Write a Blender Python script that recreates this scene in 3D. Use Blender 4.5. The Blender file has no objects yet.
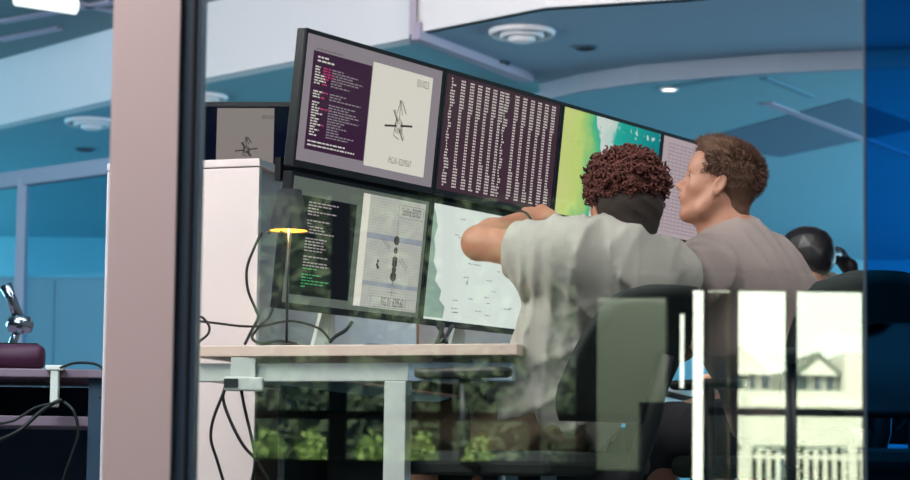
import bpy, math, random
import numpy as np
from mathutils import Vector, Matrix
R = math.radians
random.seed(7); rng = np.random.default_rng(7)
S = bpy.context.scene
COL = S.collection

# ------------------------------------------------------------------ camera
FPX, CAMH, PITCH, ROLL, PY = 2000.0, .43, R(4.284), R(.7), 325.2
def cam_axes():
    F = np.array([0, math.cos(PITCH), math.sin(PITCH)]); U = np.array([0, -math.sin(PITCH), math.cos(PITCH)]); X = np.array([1., 0, 0])
    c, n = math.cos(ROLL), math.sin(ROLL)
    return c*X+n*U, -n*X+c*U, F
CR, CU, CF = cam_axes()
cd = bpy.data.cameras.new('camera'); cam = bpy.data.objects.new('camera', cd); COL.objects.link(cam)
cd.sensor_width = 36; cd.lens = 36*FPX/910; cd.shift_y = (PY-240)/910; cd.clip_end = 300
m = Matrix([[CR[0], CU[0], -CF[0], 0], [CR[1], CU[1], -CF[1], 0], [CR[2], CU[2], -CF[2], CAMH], [0, 0, 0, 1]])
cam.matrix_world = m
cd.dof.use_dof = True; cd.dof.focus_distance = 5.4; cd.dof.aperture_fstop = 5.0
S.camera = cam
def at(x, y, Y):            # point at world depth Y seen at photo pixel x, y
    d = (x-455)/FPX*CR-(y-PY)/FPX*CU+CF
    return np.array([0, 0, CAMH])+d*(Y/d[1])
def atz(x, y, z):
    d = (x-455)/FPX*CR-(y-PY)/FPX*CU+CF
    return np.array([0, 0, CAMH])+d*((z-CAMH)/d[2])
GY = 3.3                    # plane of the glass partition
def behind(x, y, Yv):       # place of a thing behind the camera that the glass mirrors at x, y
    p = at(x, y, Yv); return np.array([p[0], 2*GY-Yv, p[2]])

# ------------------------------------------------------------------ world, lights, exposure
S.view_settings.view_transform = 'Standard'; S.view_settings.look = 'None'
S.view_settings.exposure = 0.0; S.view_settings.gamma = 1.0; S.view_settings.use_curve_mapping = False
S.cycles.use_denoising = True; S.cycles.max_bounces = 8; S.cycles.transparent_max_bounces = 16
S.cycles.sample_clamp_indirect = 4.0
W = bpy.data.worlds.new('sky'); S.world = W; W.use_nodes = True
W.node_tree.nodes['Background'].inputs[0].default_value = (.93, 1.0, .84, 1)
W.node_tree.nodes['Background'].inputs[1].default_value = 6.0
def area(name, loc, aim, sx, sy, power, col):
    l = bpy.data.lights.new(name, 'AREA'); l.shape = 'RECTANGLE'; l.size = sx; l.size_y = sy; l.energy = power; l.color = col
    o = bpy.data.objects.new(name, l); COL.objects.link(o); o.location = loc
    o.rotation_euler = (Vector(aim)-Vector(loc)).to_track_quat('-Z', 'Y').to_euler(); return o
sl = bpy.data.lights.new('sun', 'SUN'); sl.energy = 12; sl.angle = R(1.5); sl.color = (1, .98, .9)
so = bpy.data.objects.new('sun', sl); COL.objects.link(so); so.rotation_euler = Vector((.35, -.75, -.62)).to_track_quat('-Z', 'Y').to_euler()
area('front_fill', (-1.9, 3.75, 2.6), (.2, 5.6, 1.0), 2.2, 1.0, 120, (1, .93, .90))  # added key light out of view, for the cabinet front and people's backs
area('hall_fill', (-.8, 5.5, 3.3), (-1.8, 13.0, 3.2), 3.0, 1.2, 420, (1, .95, .95))  # added light aimed at the white bulkhead, no fitting modelled
area('near_fill_left', (-5.2, 9.0, 1.4), (1.5, 12.0, 3.2), 3, 1.6, 170, (.80, .88, 1))  # added neutral light aimed up to brighten the ceilings, not a window
area('side_fill_right', (7.5, 13.5, 1.2), (2.0, 15.5, 3.0), 5, 2, 560, (.40, .70, .90))  # added blue light for the right-hand ceiling, no window there
area('side_fill_left', (-7.5, 13.5, 1.2), (-3.0, 17.0, 2.4), 4, 2, 60, (.40, .75, .85))  # added weak teal light for the left background, no window there
area('far_fill_left', (-8.5, 18.5, 1.6), (-2.5, 18.6, 1.6), 4, 2.4, 420, (.25, .80, .92))  # added teal light to brighten the view through the far glazed door
area('far_fill_right', (8.0, 18.5, 1.2), (2.5, 19.0, 2.8), 4, 2, 330, (.38, .70, .92))  # added blue light to lift the far end of the right ceiling
area('front_fill_right', (1.5, 3.8, 2.7), (.8, 5.6, .9), 1.6, 1.0, 50, (1, .95, .95))  # added fill to brighten the man's shirt
area('corridor_fill', (-1.6, 1.2, 2.8), (-.5, 3.3, 1.0), 1.2, .8, 66, (1, .88, .87))  # added light to brighten the pale post and its frame

# ------------------------------------------------------------------ materials
def mat(name, col, rough=.6, metal=0., em=None, es=1., noise=0., nscale=8., spec=.5, stretch=None):
    M = bpy.data.materials.new(name); M.use_nodes = True
    nt = M.node_tree; b = nt.nodes['Principled BSDF']
    b.inputs['Base Color'].default_value = (*col, 1); b.inputs['Roughness'].default_value = rough; b.inputs['Metallic'].default_value = metal
    b.inputs['Specular IOR Level'].default_value = spec
    if em: b.inputs['Emission Color'].default_value = (*em, 1); b.inputs['Emission Strength'].default_value = es
    if noise:
        tc = nt.nodes.new('ShaderNodeTexCoord'); mp = nt.nodes.new('ShaderNodeMapping'); n = nt.nodes.new('ShaderNodeTexNoise'); r = nt.nodes.new('ShaderNodeMix'); r.data_type = 'RGBA'
        if stretch: mp.inputs['Scale'].default_value = stretch
        n.inputs['Scale'].default_value = nscale; n.inputs['Detail'].default_value = 4
        nt.links.new(tc.outputs['Object'], mp.inputs[0]); nt.links.new(mp.outputs[0], n.inputs['Vector']); nt.links.new(n.outputs['Fac'], r.inputs['Factor'])
        r.inputs['A'].default_value = (*[c*(1-noise) for c in col], 1); r.inputs['B'].default_value = (*[min(1, c*(1+noise)) for c in col], 1)
        nt.links.new(r.outputs['Result'], b.inputs['Base Color'])
        bp = nt.nodes.new('ShaderNodeBump'); bp.inputs['Strength'].default_value = .15; bp.inputs['Distance'].default_value = .002
        nt.links.new(n.outputs['Fac'], bp.inputs['Height']); nt.links.new(bp.outputs[0], b.inputs['Normal'])
    return M
def glow(name, col, s=1.):      # screens and lamps
    M = bpy.data.materials.new(name); M.use_nodes = True; nt = M.node_tree; nt.nodes.clear()
    o = nt.nodes.new('ShaderNodeOutputMaterial'); e = nt.nodes.new('ShaderNodeEmission')
    e.inputs[0].default_value = (*col, 1); e.inputs[1].default_value = s; nt.links.new(e.outputs[0], o.inputs[0]); return M
def s2l(*c): return tuple(((v/255)/12.92 if v/255 <= .04045 else ((v/255+.055)/1.055)**2.4) for v in c)
def glass(name, tint, refl):
    M = bpy.data.materials.new(name); M.use_nodes = True; nt = M.node_tree; nt.nodes.clear()
    o = nt.nodes.new('ShaderNodeOutputMaterial'); t = nt.nodes.new('ShaderNodeBsdfTransparent'); g = nt.nodes.new('ShaderNodeBsdfGlossy'); mx = nt.nodes.new('ShaderNodeMixShader')
    t.inputs[0].default_value = (*tint, 1); g.inputs['Roughness'].default_value = 0.0; g.inputs[0].default_value = (1, 1, 1, 1)
    mx.inputs[0].default_value = refl
    nt.links.new(t.outputs[0], mx.inputs[1]); nt.links.new(g.outputs[0], mx.inputs[2]); nt.links.new(mx.outputs[0], o.inputs[0]); return M
MT = {}
def addm(k, *a, **kw): MT[k] = mat(k, *a, **kw)
addm('wall_teal', s2l(112, 165, 182), .7, noise=.04)
addm('ceiling_teal', s2l(120, 168, 186), .8, noise=.05, nscale=1.5)
addm('ceiling_slate', s2l(138, 160, 182), .8, noise=.05, nscale=1.2)
addm('ceiling_grey', s2l(95, 112, 120), .8, noise=.05)
addm('white_paint', s2l(232, 226, 230), .6, noise=.02)
addm('trim_mauve', s2l(165, 155, 175), .6)
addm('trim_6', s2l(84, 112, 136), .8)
addm('seam', s2l(100, 146, 168), .8)
addm('riser', s2l(138, 150, 168), .7)
addm('navy', s2l(28, 48, 70), .8, noise=.05)
addm('floor_grey', s2l(105, 108, 110), .5, noise=.1)
addm('post_pink', s2l(222, 204, 204), .45, noise=.02, nscale=3)
addm('frame_navy', s2l(56, 78, 98), .4)
addm('seal_black', s2l(10, 14, 22), .6)
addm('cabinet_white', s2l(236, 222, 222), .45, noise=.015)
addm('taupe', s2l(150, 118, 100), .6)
addm('cabinet_shaded', s2l(172, 154, 146), .5, noise=.02)  # white cabinet's shaded side, the shade put into a darker colour
addm('black_plastic', s2l(24, 24, 30), .6, spec=.2)
addm('dark_plastic', s2l(22, 24, 32), .35)
addm('pink_edge', s2l(200, 180, 185), .3)
addm('wood_pale', s2l(222, 200, 186), .45, noise=.08, nscale=12, stretch=(1, 14, 14))
addm('frame_white', s2l(205, 214, 208), .4)
addm('charcoal', s2l(34, 44, 46), .8, noise=.1)
addm('gold_lining', s2l(235, 180, 90), .5)
addm('shade', s2l(34, 36, 42), .8)
addm('cable_black', s2l(16, 20, 20), .5)
addm('chrome', s2l(150, 160, 170), .2, 1.)
addm('desk_plum', s2l(140, 116, 130), .5)
addm('purple', s2l(66, 12, 46), .6)
addm('chair_mesh', s2l(38, 46, 44), .85, noise=.15, nscale=60)
addm('chair_plastic', s2l(28, 32, 34), .5)
addm('dark_wall', s2l(46, 58, 56), .9, noise=.1)
addm('darker', s2l(14, 22, 20), .9)
addm('pale_pillar', s2l(190, 196, 184), .8)
addm('house_white', s2l(240, 238, 226), .8, noise=.02)
addm('house_roof', s2l(120, 125, 112), .9, noise=.2)
addm('house_window', s2l(50, 70, 72), .2)
addm('leaf_light', s2l(104, 126, 62), .7, noise=.4, nscale=3)
addm('leaf_dark', s2l(60, 72, 50), .8, noise=.3, nscale=3)  # shade of the upper foliage put into a darker leaf colour
addm('bark', s2l(60, 50, 40), .9)
addm('grass', s2l(84, 104, 60), .9, noise=.3)
addm('curtain', s2l(196, 184, 160), .9)
addm('skin_tan', s2l(184, 128, 100), .5, noise=.05, nscale=25)
addm('skin_pale', s2l(196, 142, 118), .5, noise=.05, nscale=25)
addm('skin_brown', s2l(200, 150, 125), .5, noise=.05, nscale=25)
addm('lip', s2l(178, 105, 95), .5)
addm('hair_auburn', s2l(96, 48, 40), .75, noise=.3, nscale=30)
addm('hair_fade', s2l(52, 42, 38), .85, noise=.2, nscale=60)
addm('hair_brown', s2l(104, 74, 58), .7, noise=.3, nscale=50)
addm('hair_black', s2l(24, 20, 24), .4, noise=.2, nscale=40)
addm('shirt_light', s2l(176, 174, 165), .85, noise=.06, nscale=14)
addm('shirt_grey', s2l(166, 152, 148), .85, noise=.06, nscale=14)
addm('shirt_white', s2l(226, 220, 205), .85, noise=.04)
addm('trousers_tan', s2l(120, 104, 84), .9, noise=.08)
addm('trousers_dark', s2l(50, 50, 58), .9, noise=.08)
addm('shoe', s2l(40, 36, 34), .5)
addm('eye_white', s2l(170, 160, 152), .3)
addm('iris', s2l(60, 42, 30), .3)
addm('strap_black', s2l(20, 20, 24), .6)
addm('gold', s2l(200, 160, 90), .3, 1.)
MT['tube_light'] = glow('tube_light', (1, .93, .82), 2.2)
MT['downlight'] = glow('downlight', (1, .97, .9), 4)
MT['bulb'] = glow('bulb', (1, .72, .35), 6)
MT['glass_clear'] = glass('glass_clear', (.97, .985, .97), .12)
MT['glass_blue'] = glass('glass_blue', (.13, .44, .68), .012)
MT['glass_teal'] = glass('glass_teal', (.80, .88, .92), .02)
MT['glass_window'] = glass('glass_window', (.97, .99, .97), .03)

_c = MT['curtain'].node_tree; _t = _c.nodes.new('ShaderNodeBsdfTranslucent'); _t.inputs[0].default_value = (.75, .66, .5, 1); _m = _c.nodes.new('ShaderNodeMixShader'); _m.inputs[0].default_value = .6
_c.links.new(_c.nodes['Principled BSDF'].outputs[0], _m.inputs[1]); _c.links.new(_t.outputs[0], _m.inputs[2]); _c.links.new(_m.outputs[0], _c.nodes['Material Output'].inputs[0])
# ------------------------------------------------------------------ mesh helpers
class MB:
    def __init__(s): s.v = []; s.f = []
    def add(s, vs, fs):
        n = len(s.v); s.v += [tuple(map(float, v)) for v in vs]; s.f += [tuple(i+n for i in f) for f in fs]; return s
    def box(s, lo, hi, M=None):
        x0, y0, z0 = lo; x1, y1, z1 = hi
        vs = [(x0, y0, z0), (x1, y0, z0), (x1, y1, z0), (x0, y1, z0), (x0, y0, z1), (x1, y0, z1), (x1, y1, z1), (x0, y1, z1)]
        if M is not None: vs = [M @ Vector(v) for v in vs]
        return s.add(vs, [(0, 3, 2, 1), (4, 5, 6, 7), (0, 1, 5, 4), (1, 2, 6, 5), (2, 3, 7, 6), (3, 0, 4, 7)])
    def prism(s, pts, a, b):      # polygon in xy, from z=a to z=b
        n = len(pts); vs = [(p[0], p[1], a) for p in pts]+[(p[0], p[1], b) for p in pts]
        return s.add(vs, [tuple(reversed(range(n))), tuple(range(n, 2*n))]+[(i, (i+1) % n, n+(i+1) % n, n+i) for i in range(n)])
    def tube(s, pts, r, n=8, cap=True):
        pts = [Vector(p) for p in pts]; rs = r if hasattr(r, '__len__') else [r]*len(pts)
        rings = []; ref = None
        for i, p in enumerate(pts):
            d = (pts[min(i+1, len(pts)-1)]-pts[max(i-1, 0)]).normalized()
            if ref is None: ref = d.orthogonal().normalized()
            u = (ref-d*ref.dot(d)); u = u.normalized() if u.length > 1e-6 else d.orthogonal().normalized(); ref = u; w = d.cross(u)
            rings.append([p+(u*math.cos(t)+w*math.sin(t))*rs[i] for t in [2*math.pi*k/n for k in range(n)]])
        vs = [v for g in rings for v in g]; fs = [(i*n+k, i*n+(k+1) % n, (i+1)*n+(k+1) % n, (i+1)*n+k) for i in range(len(pts)-1) for k in range(n)]
        if cap: fs += [tuple(reversed(range(n))), tuple(range((len(pts)-1)*n, len(pts)*n))]
        return s.add(vs, fs)
    def lathe(s, prof, c=(0, 0, 0), n=32, M=None, cap=True):   # profile of (r, z)
        vs = [Vector((c[0]+r*math.cos(2*math.pi*k/n), c[1]+r*math.sin(2*math.pi*k/n), c[2]+z)) for r, z in prof for k in range(n)]
        if M is not None: vs = [M @ v for v in vs]
        L = len(prof)
        fs = [(i*n+k, i*n+(k+1) % n, (i+1)*n+(k+1) % n, (i+1)*n+k) for i in range(L-1) for k in range(n)]
        if cap: fs += [tuple(reversed(range(n))), tuple(range((L-1)*n, L*n))]
        return s.add(vs, fs)
    def build(s, name, m, parent=None, bevel=0, smooth=False):
        me = bpy.data.meshes.new(name); me.from_pydata(s.v, [], s.f); me.update()
        o = bpy.data.objects.new(name, me); COL.objects.link(o)
        if m is not None: me.materials.append(MT[m] if isinstance(m, str) else m)
        if parent is not None: o.parent = parent
        if bevel:
            b = o.modifiers.new('bevel', 'BEVEL'); b.width = bevel; b.segments = 2; b.limit_method = 'ANGLE'
        if smooth:
            for p in me.polygons: p.use_smooth = True
        return o
def tag(o, label=None, cat=None, group=None, kind=None):
    if label: o['label'] = label
    if cat: o['category'] = cat
    if group: o['group'] = group
    if kind: o['kind'] = kind
    return o
def empty(name, loc=(0, 0, 0), rz=0, rx=0):
    o = bpy.data.objects.new(name, None); COL.objects.link(o); o.location = loc; o.rotation_euler = (rx, 0, rz); o.empty_display_size = .05; return o
def struct(name, mb, m, label=None):
    return tag(mb.build(name, m), label, None, None, 'structure')
def box(lo, hi): return MB().box(lo, hi)
def copy_tree(o, parent=None):
    c = o.copy(); COL.objects.link(c); c.parent = parent
    for ch in list(o.children): copy_tree(ch, c)
    return c
def smooth_path(pts, k=6):
    pts = [Vector(p) for p in pts]; out = []
    for i in range(len(pts)-1):
        p0, p1, p2, p3 = pts[max(i-1, 0)], pts[i], pts[i+1], pts[min(i+2, len(pts)-1)]
        for j in range(k):
            t = j/k; out.append(.5*((2*p1)+(p2-p0)*t+(2*p0-5*p1+4*p2-p3)*t*t+(3*p1-p0-3*p2+p3)*t**3))
    return out+[pts[-1]]
def textmesh(name, s, size, m, parent, loc, sx=1., rot=(R(90), 0, 0)):
    cu = bpy.data.curves.new(name, 'FONT'); cu.body = s; cu.size = size; cu.resolution_u = 2
    t = bpy.data.objects.new('tmp', cu); COL.objects.link(t)
    dg = bpy.context.evaluated_depsgraph_get(); me = bpy.data.meshes.new_from_object(t.evaluated_get(dg))
    bpy.data.objects.remove(t); me.name = name; me.materials.clear(); me.materials.append(MT[m] if isinstance(m, str) else m)
    o = bpy.data.objects.new(name, me); COL.objects.link(o); o.parent = parent; o.location = loc; o.rotation_euler = rot; o.scale = (sx, 1, 1); return o

# ------------------------------------------------------------------ the setting: floor, ceilings, walls
YB = -11.4                                  # inner face of the wall behind the camera (mirrored at 18 m)
struct('floor', box((-9, YB-.3, -.1), (9, 22.3, 0)), 'floor_grey')
A = [atz(0, 125, 3.0), atz(205, 78, 3.0), atz(410, 38, 3.0)]
d0 = (A[0]-A[1]); d0 = d0/np.linalg.norm(d0[:2]); L0 = A[0]+d0*5.5
B = [atz(418, 33, 2.95), atz(545, 8, 2.95), atz(690, -1, 2.95), atz(900, -22, 2.95)]
# high grey ceiling over the near hall, up to the white bulkhead
struct('ceiling', MB().prism([(-9, YB-.3), (9, YB-.3), (9, 13), (-.1, 13), (-1.6, 14.2), (-9, 22.3)], 3.5, 3.62), 'ceiling_grey')
bk = MB()
for p, q in ((L0, A[0]), (A[0], A[1]), (A[1], A[2])):
    n = np.array([-(q-p)[1], (q-p)[0]]); n = n/np.linalg.norm(n)*.12
    if n[1] < 0: n = -n
    bk.prism([(p[0], p[1]), (q[0], q[1]), (q[0]+n[0], q[1]+n[1]), (p[0]+n[0], p[1]+n[1])], 3.0, 3.5)
struct('trim_1', bk, 'white_paint')
# lower teal ceiling behind the bulkhead
struct('ceiling_left', MB().prism([(L0[0], L0[1]+.12), (A[1][0]+.08, A[1][1]+.1), (A[2][0]+.08, A[2][1]+.1), (.45, 12.9), (.8, 13.2), (.8, 22), (-9, 22), (-9, L0[1]+.12)], 3.0, 3.06), 'ceiling_teal')
# slate soffit on the right
E0 = atz(520, 79, 2.95)
C = [atz(x, y, 2.95) for x, y in ((540, 84), (580, 74), (640, 65), (700, 60), (780, 54), (870, 50), (1000, 46))]
poly = [B[0], B[1], B[2], B[3], np.array([7, B[3][1]-.3, 0]), np.array([7, C[-1][1]-1, 0])]+C[::-1]+[E0]
struct('ceiling_soffit', MB().prism([(p[0], p[1]) for p in poly], 2.95, 2.99), 'ceiling_slate')
fb = MB()
chain = [B[0], B[1], B[2], B[3], np.array([7, B[3][1]-.3, 0])]
for p, q in zip(chain[:-1], chain[1:]):
    fb.prism([(p[0], p[1]-.02), (q[0], q[1]-.02), (q[0], q[1]+.06), (p[0], p[1]+.06)], 2.95, 3.52)
struct('trim_2', fb, 'white_paint')
p, q = atz(411, 40, 2.9), atz(519, 82, 2.9)
struct('trim_3', MB().prism([(p[0], p[1]), (p[0]+.05, p[1]-.03), (q[0]+.09, q[1]-.03), (q[0], q[1])], 2.9, 3.0), 'trim_mauve')
struct('trim_4', MB().prism([(B[0][0]-.05, B[0][1]-.05), (B[0][0]-.01, B[0][1]-.05), (B[0][0]-.01, B[0][1]+.2), (B[0][0]-.05, B[0][1]+.2)], 2.93, 3.5), 'trim_mauve')
# riser and the low blue ceiling beyond
rs_ = MB()
for p, q in zip(C[:-1], C[1:]): rs_.prism([(p[0], p[1]), (q[0], q[1]), (q[0], q[1]+.05), (p[0], p[1]+.05)], 2.84, 2.955)
struct('trim_5', rs_, 'riser')
struct('ceiling_right', MB().prism([(c[0], c[1]+.02) for c in C]+[(7.5, C[-1][1]-1), (9, 10), (9, 22), (.45, 22), (.45, C[0][1]+.1)], 2.86, 2.9), 'ceiling_teal')
# dark recessed panel, seams and pale strip of the far ceiling
pz = lambda x, y, z=2.85: atz(x, y, z)
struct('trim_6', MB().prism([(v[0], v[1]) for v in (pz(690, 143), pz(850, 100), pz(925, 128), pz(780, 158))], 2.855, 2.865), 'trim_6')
def strip(name, a, b, w, m, z=2.851):
    a, b = pz(*a), pz(*b); d = (b-a)[:2]; n = np.array([-d[1], d[0]])/np.linalg.norm(d)*w/2
    struct(name, MB().prism([(a[0]-n[0], a[1]-n[1]), (b[0]-n[0], b[1]-n[1]), (b[0]+n[0], b[1]+n[1]), (a[0]+n[0], a[1]+n[1])], z, z+.012), m)
strip('trim_7', (768, 104), (912, 158), .07, 'trim_mauve', 2.85)
strip('trim_8', (675, 88), (738, 78), .05, 'seam')
strip('trim_9', (764, 79), (812, 98), .05, 'seam')
# far walls
struct('wall_back', box((-9, 22, 0), (9, 22.2, 3.6)), 'wall_teal')
struct('wall_left', box((-9.1, YB-.3, 0), (-9, 22.2, 3.6)), 'wall_teal')
struct('wall_right', box((9, YB-.3, 0), (9.1, 22.2, 3.6)), 'wall_teal')
struct('wall_column', box(tuple(at(524, 80, 14)*[1, 1, 0]), (at(538, 80, 14)[0], 14.15, 2.95)), 'riser')
# ceiling grid lines on the near grey ceiling
for i, (a, b) in enumerate((((0, 22), (112, 2)), ((0, 40), (60, 28)), ((60, 0), (118, 12)))):
    a, b = atz(*a, 3.49), atz(*b, 3.49); d = (b-a)[:2]; n = np.array([-d[1], d[0]])/np.linalg.norm(d)*.03
    struct('trim_%d' % (10+i), MB().prism([(a[0]-n[0], a[1]-n[1]), (b[0]-n[0], b[1]-n[1]), (b[0]+n[0], b[1]+n[1]), (a[0]+n[0], a[1]+n[1])], 3.48, 3.51), 'trim_mauve')

# ------------------------------------------------------------------ glass partition in front
def X(px, Y=GY): return (px-455)/FPX*Y
struct('trim_20', box((X(110), GY-.05, 0), (X(176.5), GY+.05, 3.5)), 'post_pink')
struct('trim_21', box((X(176.5), GY-.03, 0), (X(197.5), GY+.03, 3.5)), 'frame_navy')
struct('trim_22', box((X(188.5), GY-.036, 0), (X(191), GY-.03, 3.5)), 'seal_black')
struct('trim_23', box((X(107.5), GY-.02, 0), (X(110), GY+.02, 3.5)), 'white_paint')
struct('window_1', box((X(197.5), GY, 0.0), (X(866.5), GY+.008, 3.5)), 'glass_clear')
struct('window_2', box((X(868), GY, 0.0), (2.6, GY+.008, 3.5)), 'glass_blue')
struct('window_3', box((-3.2, GY, 0.0), (X(107.5), GY+.008, 3.5)), 'glass_teal')
struct('trim_24', box((X(866.5), GY-.002, 0), (X(868), GY+.012, 3.5)), 'frame_navy')

# far glazed door seen through the left pane
struct('trim_25', MB().prism([(at(22, 182, 13.2)[0]-.03, 13.2), (at(22, 182, 13.2)[0]+.03, 13.2), (at(22, 182, 13.2)[0]+.03, 13.3), (at(22, 182, 13.2)[0]-.03, 13.3)], 0, 2.38), 'riser')
struct('trim_26', MB().prism([(at(-60, 190, 13.8)[0], 13.8), (at(22, 182, 13.2)[0], 13.2), (at(130, 164, 12.5)[0], 12.5), (at(130, 164, 12.5)[0], 12.6), (at(22, 182, 13.2)[0], 13.3), (at(-60, 190, 13.8)[0], 13.9)], 2.32, 2.42), 'riser')
struct('window_4', MB().prism([(at(24, 182, 13.2)[0], 13.24), (at(130, 164, 12.5)[0], 12.54), (at(130, 164, 12.5)[0], 12.56), (at(24, 182, 13.2)[0], 13.26)], .02, 2.32), 'glass_teal')
cb = empty('storage_cupboard', (-3.05, 15.2, 0)); tag(cb, 'pale blue storage cupboard far behind the glass on the left', 'cupboard')
box((-.65, 0, 0), (.65, .5, 1.9)).build('body', 'wall_teal', cb, .01)
for s in (-1, 1):
    dd = box((min(0, s*.64)+.005, -.02, .05), (max(0, s*.64)-.005, 0, 1.88)).build('door', 'ceiling_teal', cb, .004)
    box((s*.05-.01, -.045, .9), (s*.05+.01, -.02, 1.1)).build('handle', 'chrome', dd)

# ------------------------------------------------------------------ ceiling fittings
def diffuser(x, y, z, r, label):
    p = atz(x, y, z); t = empty('ceiling_vent', (p[0], p[1], z)); tag(t, label, 'vent', 'round ceiling vents')
    MB().lathe([(r, 0), (r, -.015), (r*.93, -.03), (r*.78, -.012), (r*.76, 0)], n=40).build('outer_ring', 'white_paint', t, smooth=True)
    MB().lathe([(r*.66, 0), (r*.66, -.03), (r*.58, -.045), (r*.5, -.03), (r*.48, 0)], n=40).build('middle_ring', 'white_paint', t, smooth=True)
    MB().lathe([(r*.40, 0), (r*.40, -.05), (r*.3, -.065), (.001, -.07)], n=32).build('centre_disc', 'white_paint', t, smooth=True)
diffuser(522, 31, 2.95, .19, 'large round white ceiling vent in the slate soffit above the screens')
diffuser(92, 121, 3.0, .20, 'round white ceiling vent seen through the left glass pane')
diffuser(203, 96, 3.0, .17, 'round ceiling vent half hidden beside the dark door frame')
def spot(x, y, z, label, m, r=.06):
    p = atz(x, y, z); t = empty('ceiling_spotlight', (p[0], p[1], z)); tag(t, label, 'spotlight')
    MB().lathe([(r, 0), (r, -.012), (r*.8, -.015), (r*.78, 0)], n=24).build('ring', 'frame_navy' if m == 'darker' else 'white_paint', t)
    MB().lathe([(r*.77, 0), (r*.77, -.006), (.001, -.008)], n=24).build('lens', m, t)
spot(586, 47, 2.95, 'dark unlit round spotlight right of the large ceiling vent', 'darker', .065)
spot(503, 62, 2.95, 'small dark round spotlight below left of the large vent', 'darker', .05)
spot(669, 88, 2.86, 'glowing round spotlight in the low blue ceiling', 'downlight', .06)
spot(85, 149, 3.0, 'dark round spotlight below the vent in the left pane', 'darker', .08)
a, b = atz(16, -3, 3.44), atz(76, 6, 3.44)
t = empty('ceiling_tube_lamp', tuple(a)); tag(t, 'glowing tube lamp on the grey ceiling at top left', 'lamp')
v = (b-a); MB().tube([(0, 0, 0), tuple(v*.5), tuple(v)], .055, 12).build('tube', 'tube_light', t, smooth=True)
MB().tube([(0, 0, .05), tuple(v+np.array([0, 0, .05]))], .03, 8).build('fitting', 'white_paint', t)

# ------------------------------------------------------------------ cabinet and desk
YAW = R(16.5)
def fr(o, yaw=-YAW):       # local x = across the near end, local y = away down the room
    return o
cab = empty('storage_cabinet', (*at(260, 158, 5.42)[:2], 0), -YAW); tag(cab, 'tall white cabinet behind the desk lamp with a small screen on top', 'cabinet')
H = at(260, 158, 5.42)[2]
box((-.44, .02, 0), (-.02, 1.5, H-.02)).build('body', 'cabinet_shaded', cab, .003)
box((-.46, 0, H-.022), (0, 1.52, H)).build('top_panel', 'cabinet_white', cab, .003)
for k in range(2):
    dr = box((-.46+.23*k+.001, 0, .02), (-.23+.23*k-.001, .02, H-.025)).build('door', 'cabinet_white', cab, .002)
    if k == 0: box((-.27, -.02, .6), (-.26, 0, .75)).build('handle', 'chrome', dr)
cab2 = empty('side_cabinet', (*(np.array(cab.location[:2])+1.53*np.array([math.sin(YAW), math.cos(YAW)])), 0), -YAW); tag(cab2, 'low taupe cabinet behind the lower screens, end to end with the tall white one', 'cabinet')
box((-.8, 0, 0), (-.02, 1.6, 1.1)).build('body', 'taupe', cab2, .003)
box((-.82, 0, 1.1), (0, 1.6, 1.12)).build('top_panel', 'taupe', cab2, .003)

dk = empty('bench_desk', (*at(190, 347, 4.96)[:2], 0), -YAW); tag(dk, 'long bench desk with pale wood top and white metal frame under the bank of screens', 'desk')
DW, DL = .84, 3.4
box((0, 0, .715), (DW, DL, .742)).build('desktop', 'wood_pale', dk, .002)
fr_ = MB()
fr_.box((.0, .03, .655), (.56, .08, .70)); fr_.box((.02, DL-.08, .655), (DW-.02, DL-.03, .70)); fr_.box((.02, .08, .655), (.06, DL-.08, .70)); fr_.box((DW-.06, .08, .655), (DW-.02, DL-.08, .70))
fr_.box((.1, .1, .70), (.2, .2, .715)); fr_.box((.6, .1, .655), (.7, DL-.1, .715))
fr_.build('frame', 'frame_white', dk, .002)
box((.56, .03, .655), (DW-.02, .08, .70)).build('side_rail', 'ceiling_slate', dk, .002)
for x, y in ((.50, .03), (.02, DL-.08), (DW-.07, DL-.08), (.02, 1.6), (DW-.07, 1.9)):
    box((x, y, 0), (x+.055, y+.05, .655)).build('leg', 'frame_white', dk, .002)
box((.14, .25, .12), (.16, DL-.2, .655)).build('under_desk_dark', 'charcoal', dk, .002)  # dark sheet added to keep the space under the desk dark behind reflections
box((.18, .5, .0), (.66, 2.6, .60)).build('under_desk_block', 'charcoal', dk, .01)  # dark block added for the same darkness below the desktop

# ------------------------------------------------------------------ monitors
for k, c in {'page': (238, 232, 222), 'digits': (236, 226, 222), 'page_dim': (196, 196, 188), 'win': (152, 142, 152), 'win_green': (104, 112, 106), 'term': (66, 38, 66), 'term_dark': (26, 30, 36), 'bin': (74, 52, 66),
             'line_grey': (180, 168, 172), 'line_pink': (200, 70, 120), 'line_green': (80, 170, 110), 'line_white': (225, 222, 215), 'ink': (70, 60, 66), 'ink_soft': (120, 112, 116),
             'map': (236, 244, 240), 'map_land': (150, 176, 166), 'grid': (176, 172, 176), 'band': (150, 158, 176), 'lilac': (196, 178, 186), 'lilac_line': (150, 132, 146),
             'ui': (16, 34, 48), 'ui_line': (110, 140, 150), 'ui_teal': (50, 120, 130), 'wave_teal': (40, 130, 120), 'dim_page': (150, 140, 138), 'dark_ui': (14, 18, 38)}.items():
    MT['s_'+k] = glow('s_'+k, s2l(*c), 1.0)
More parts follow.
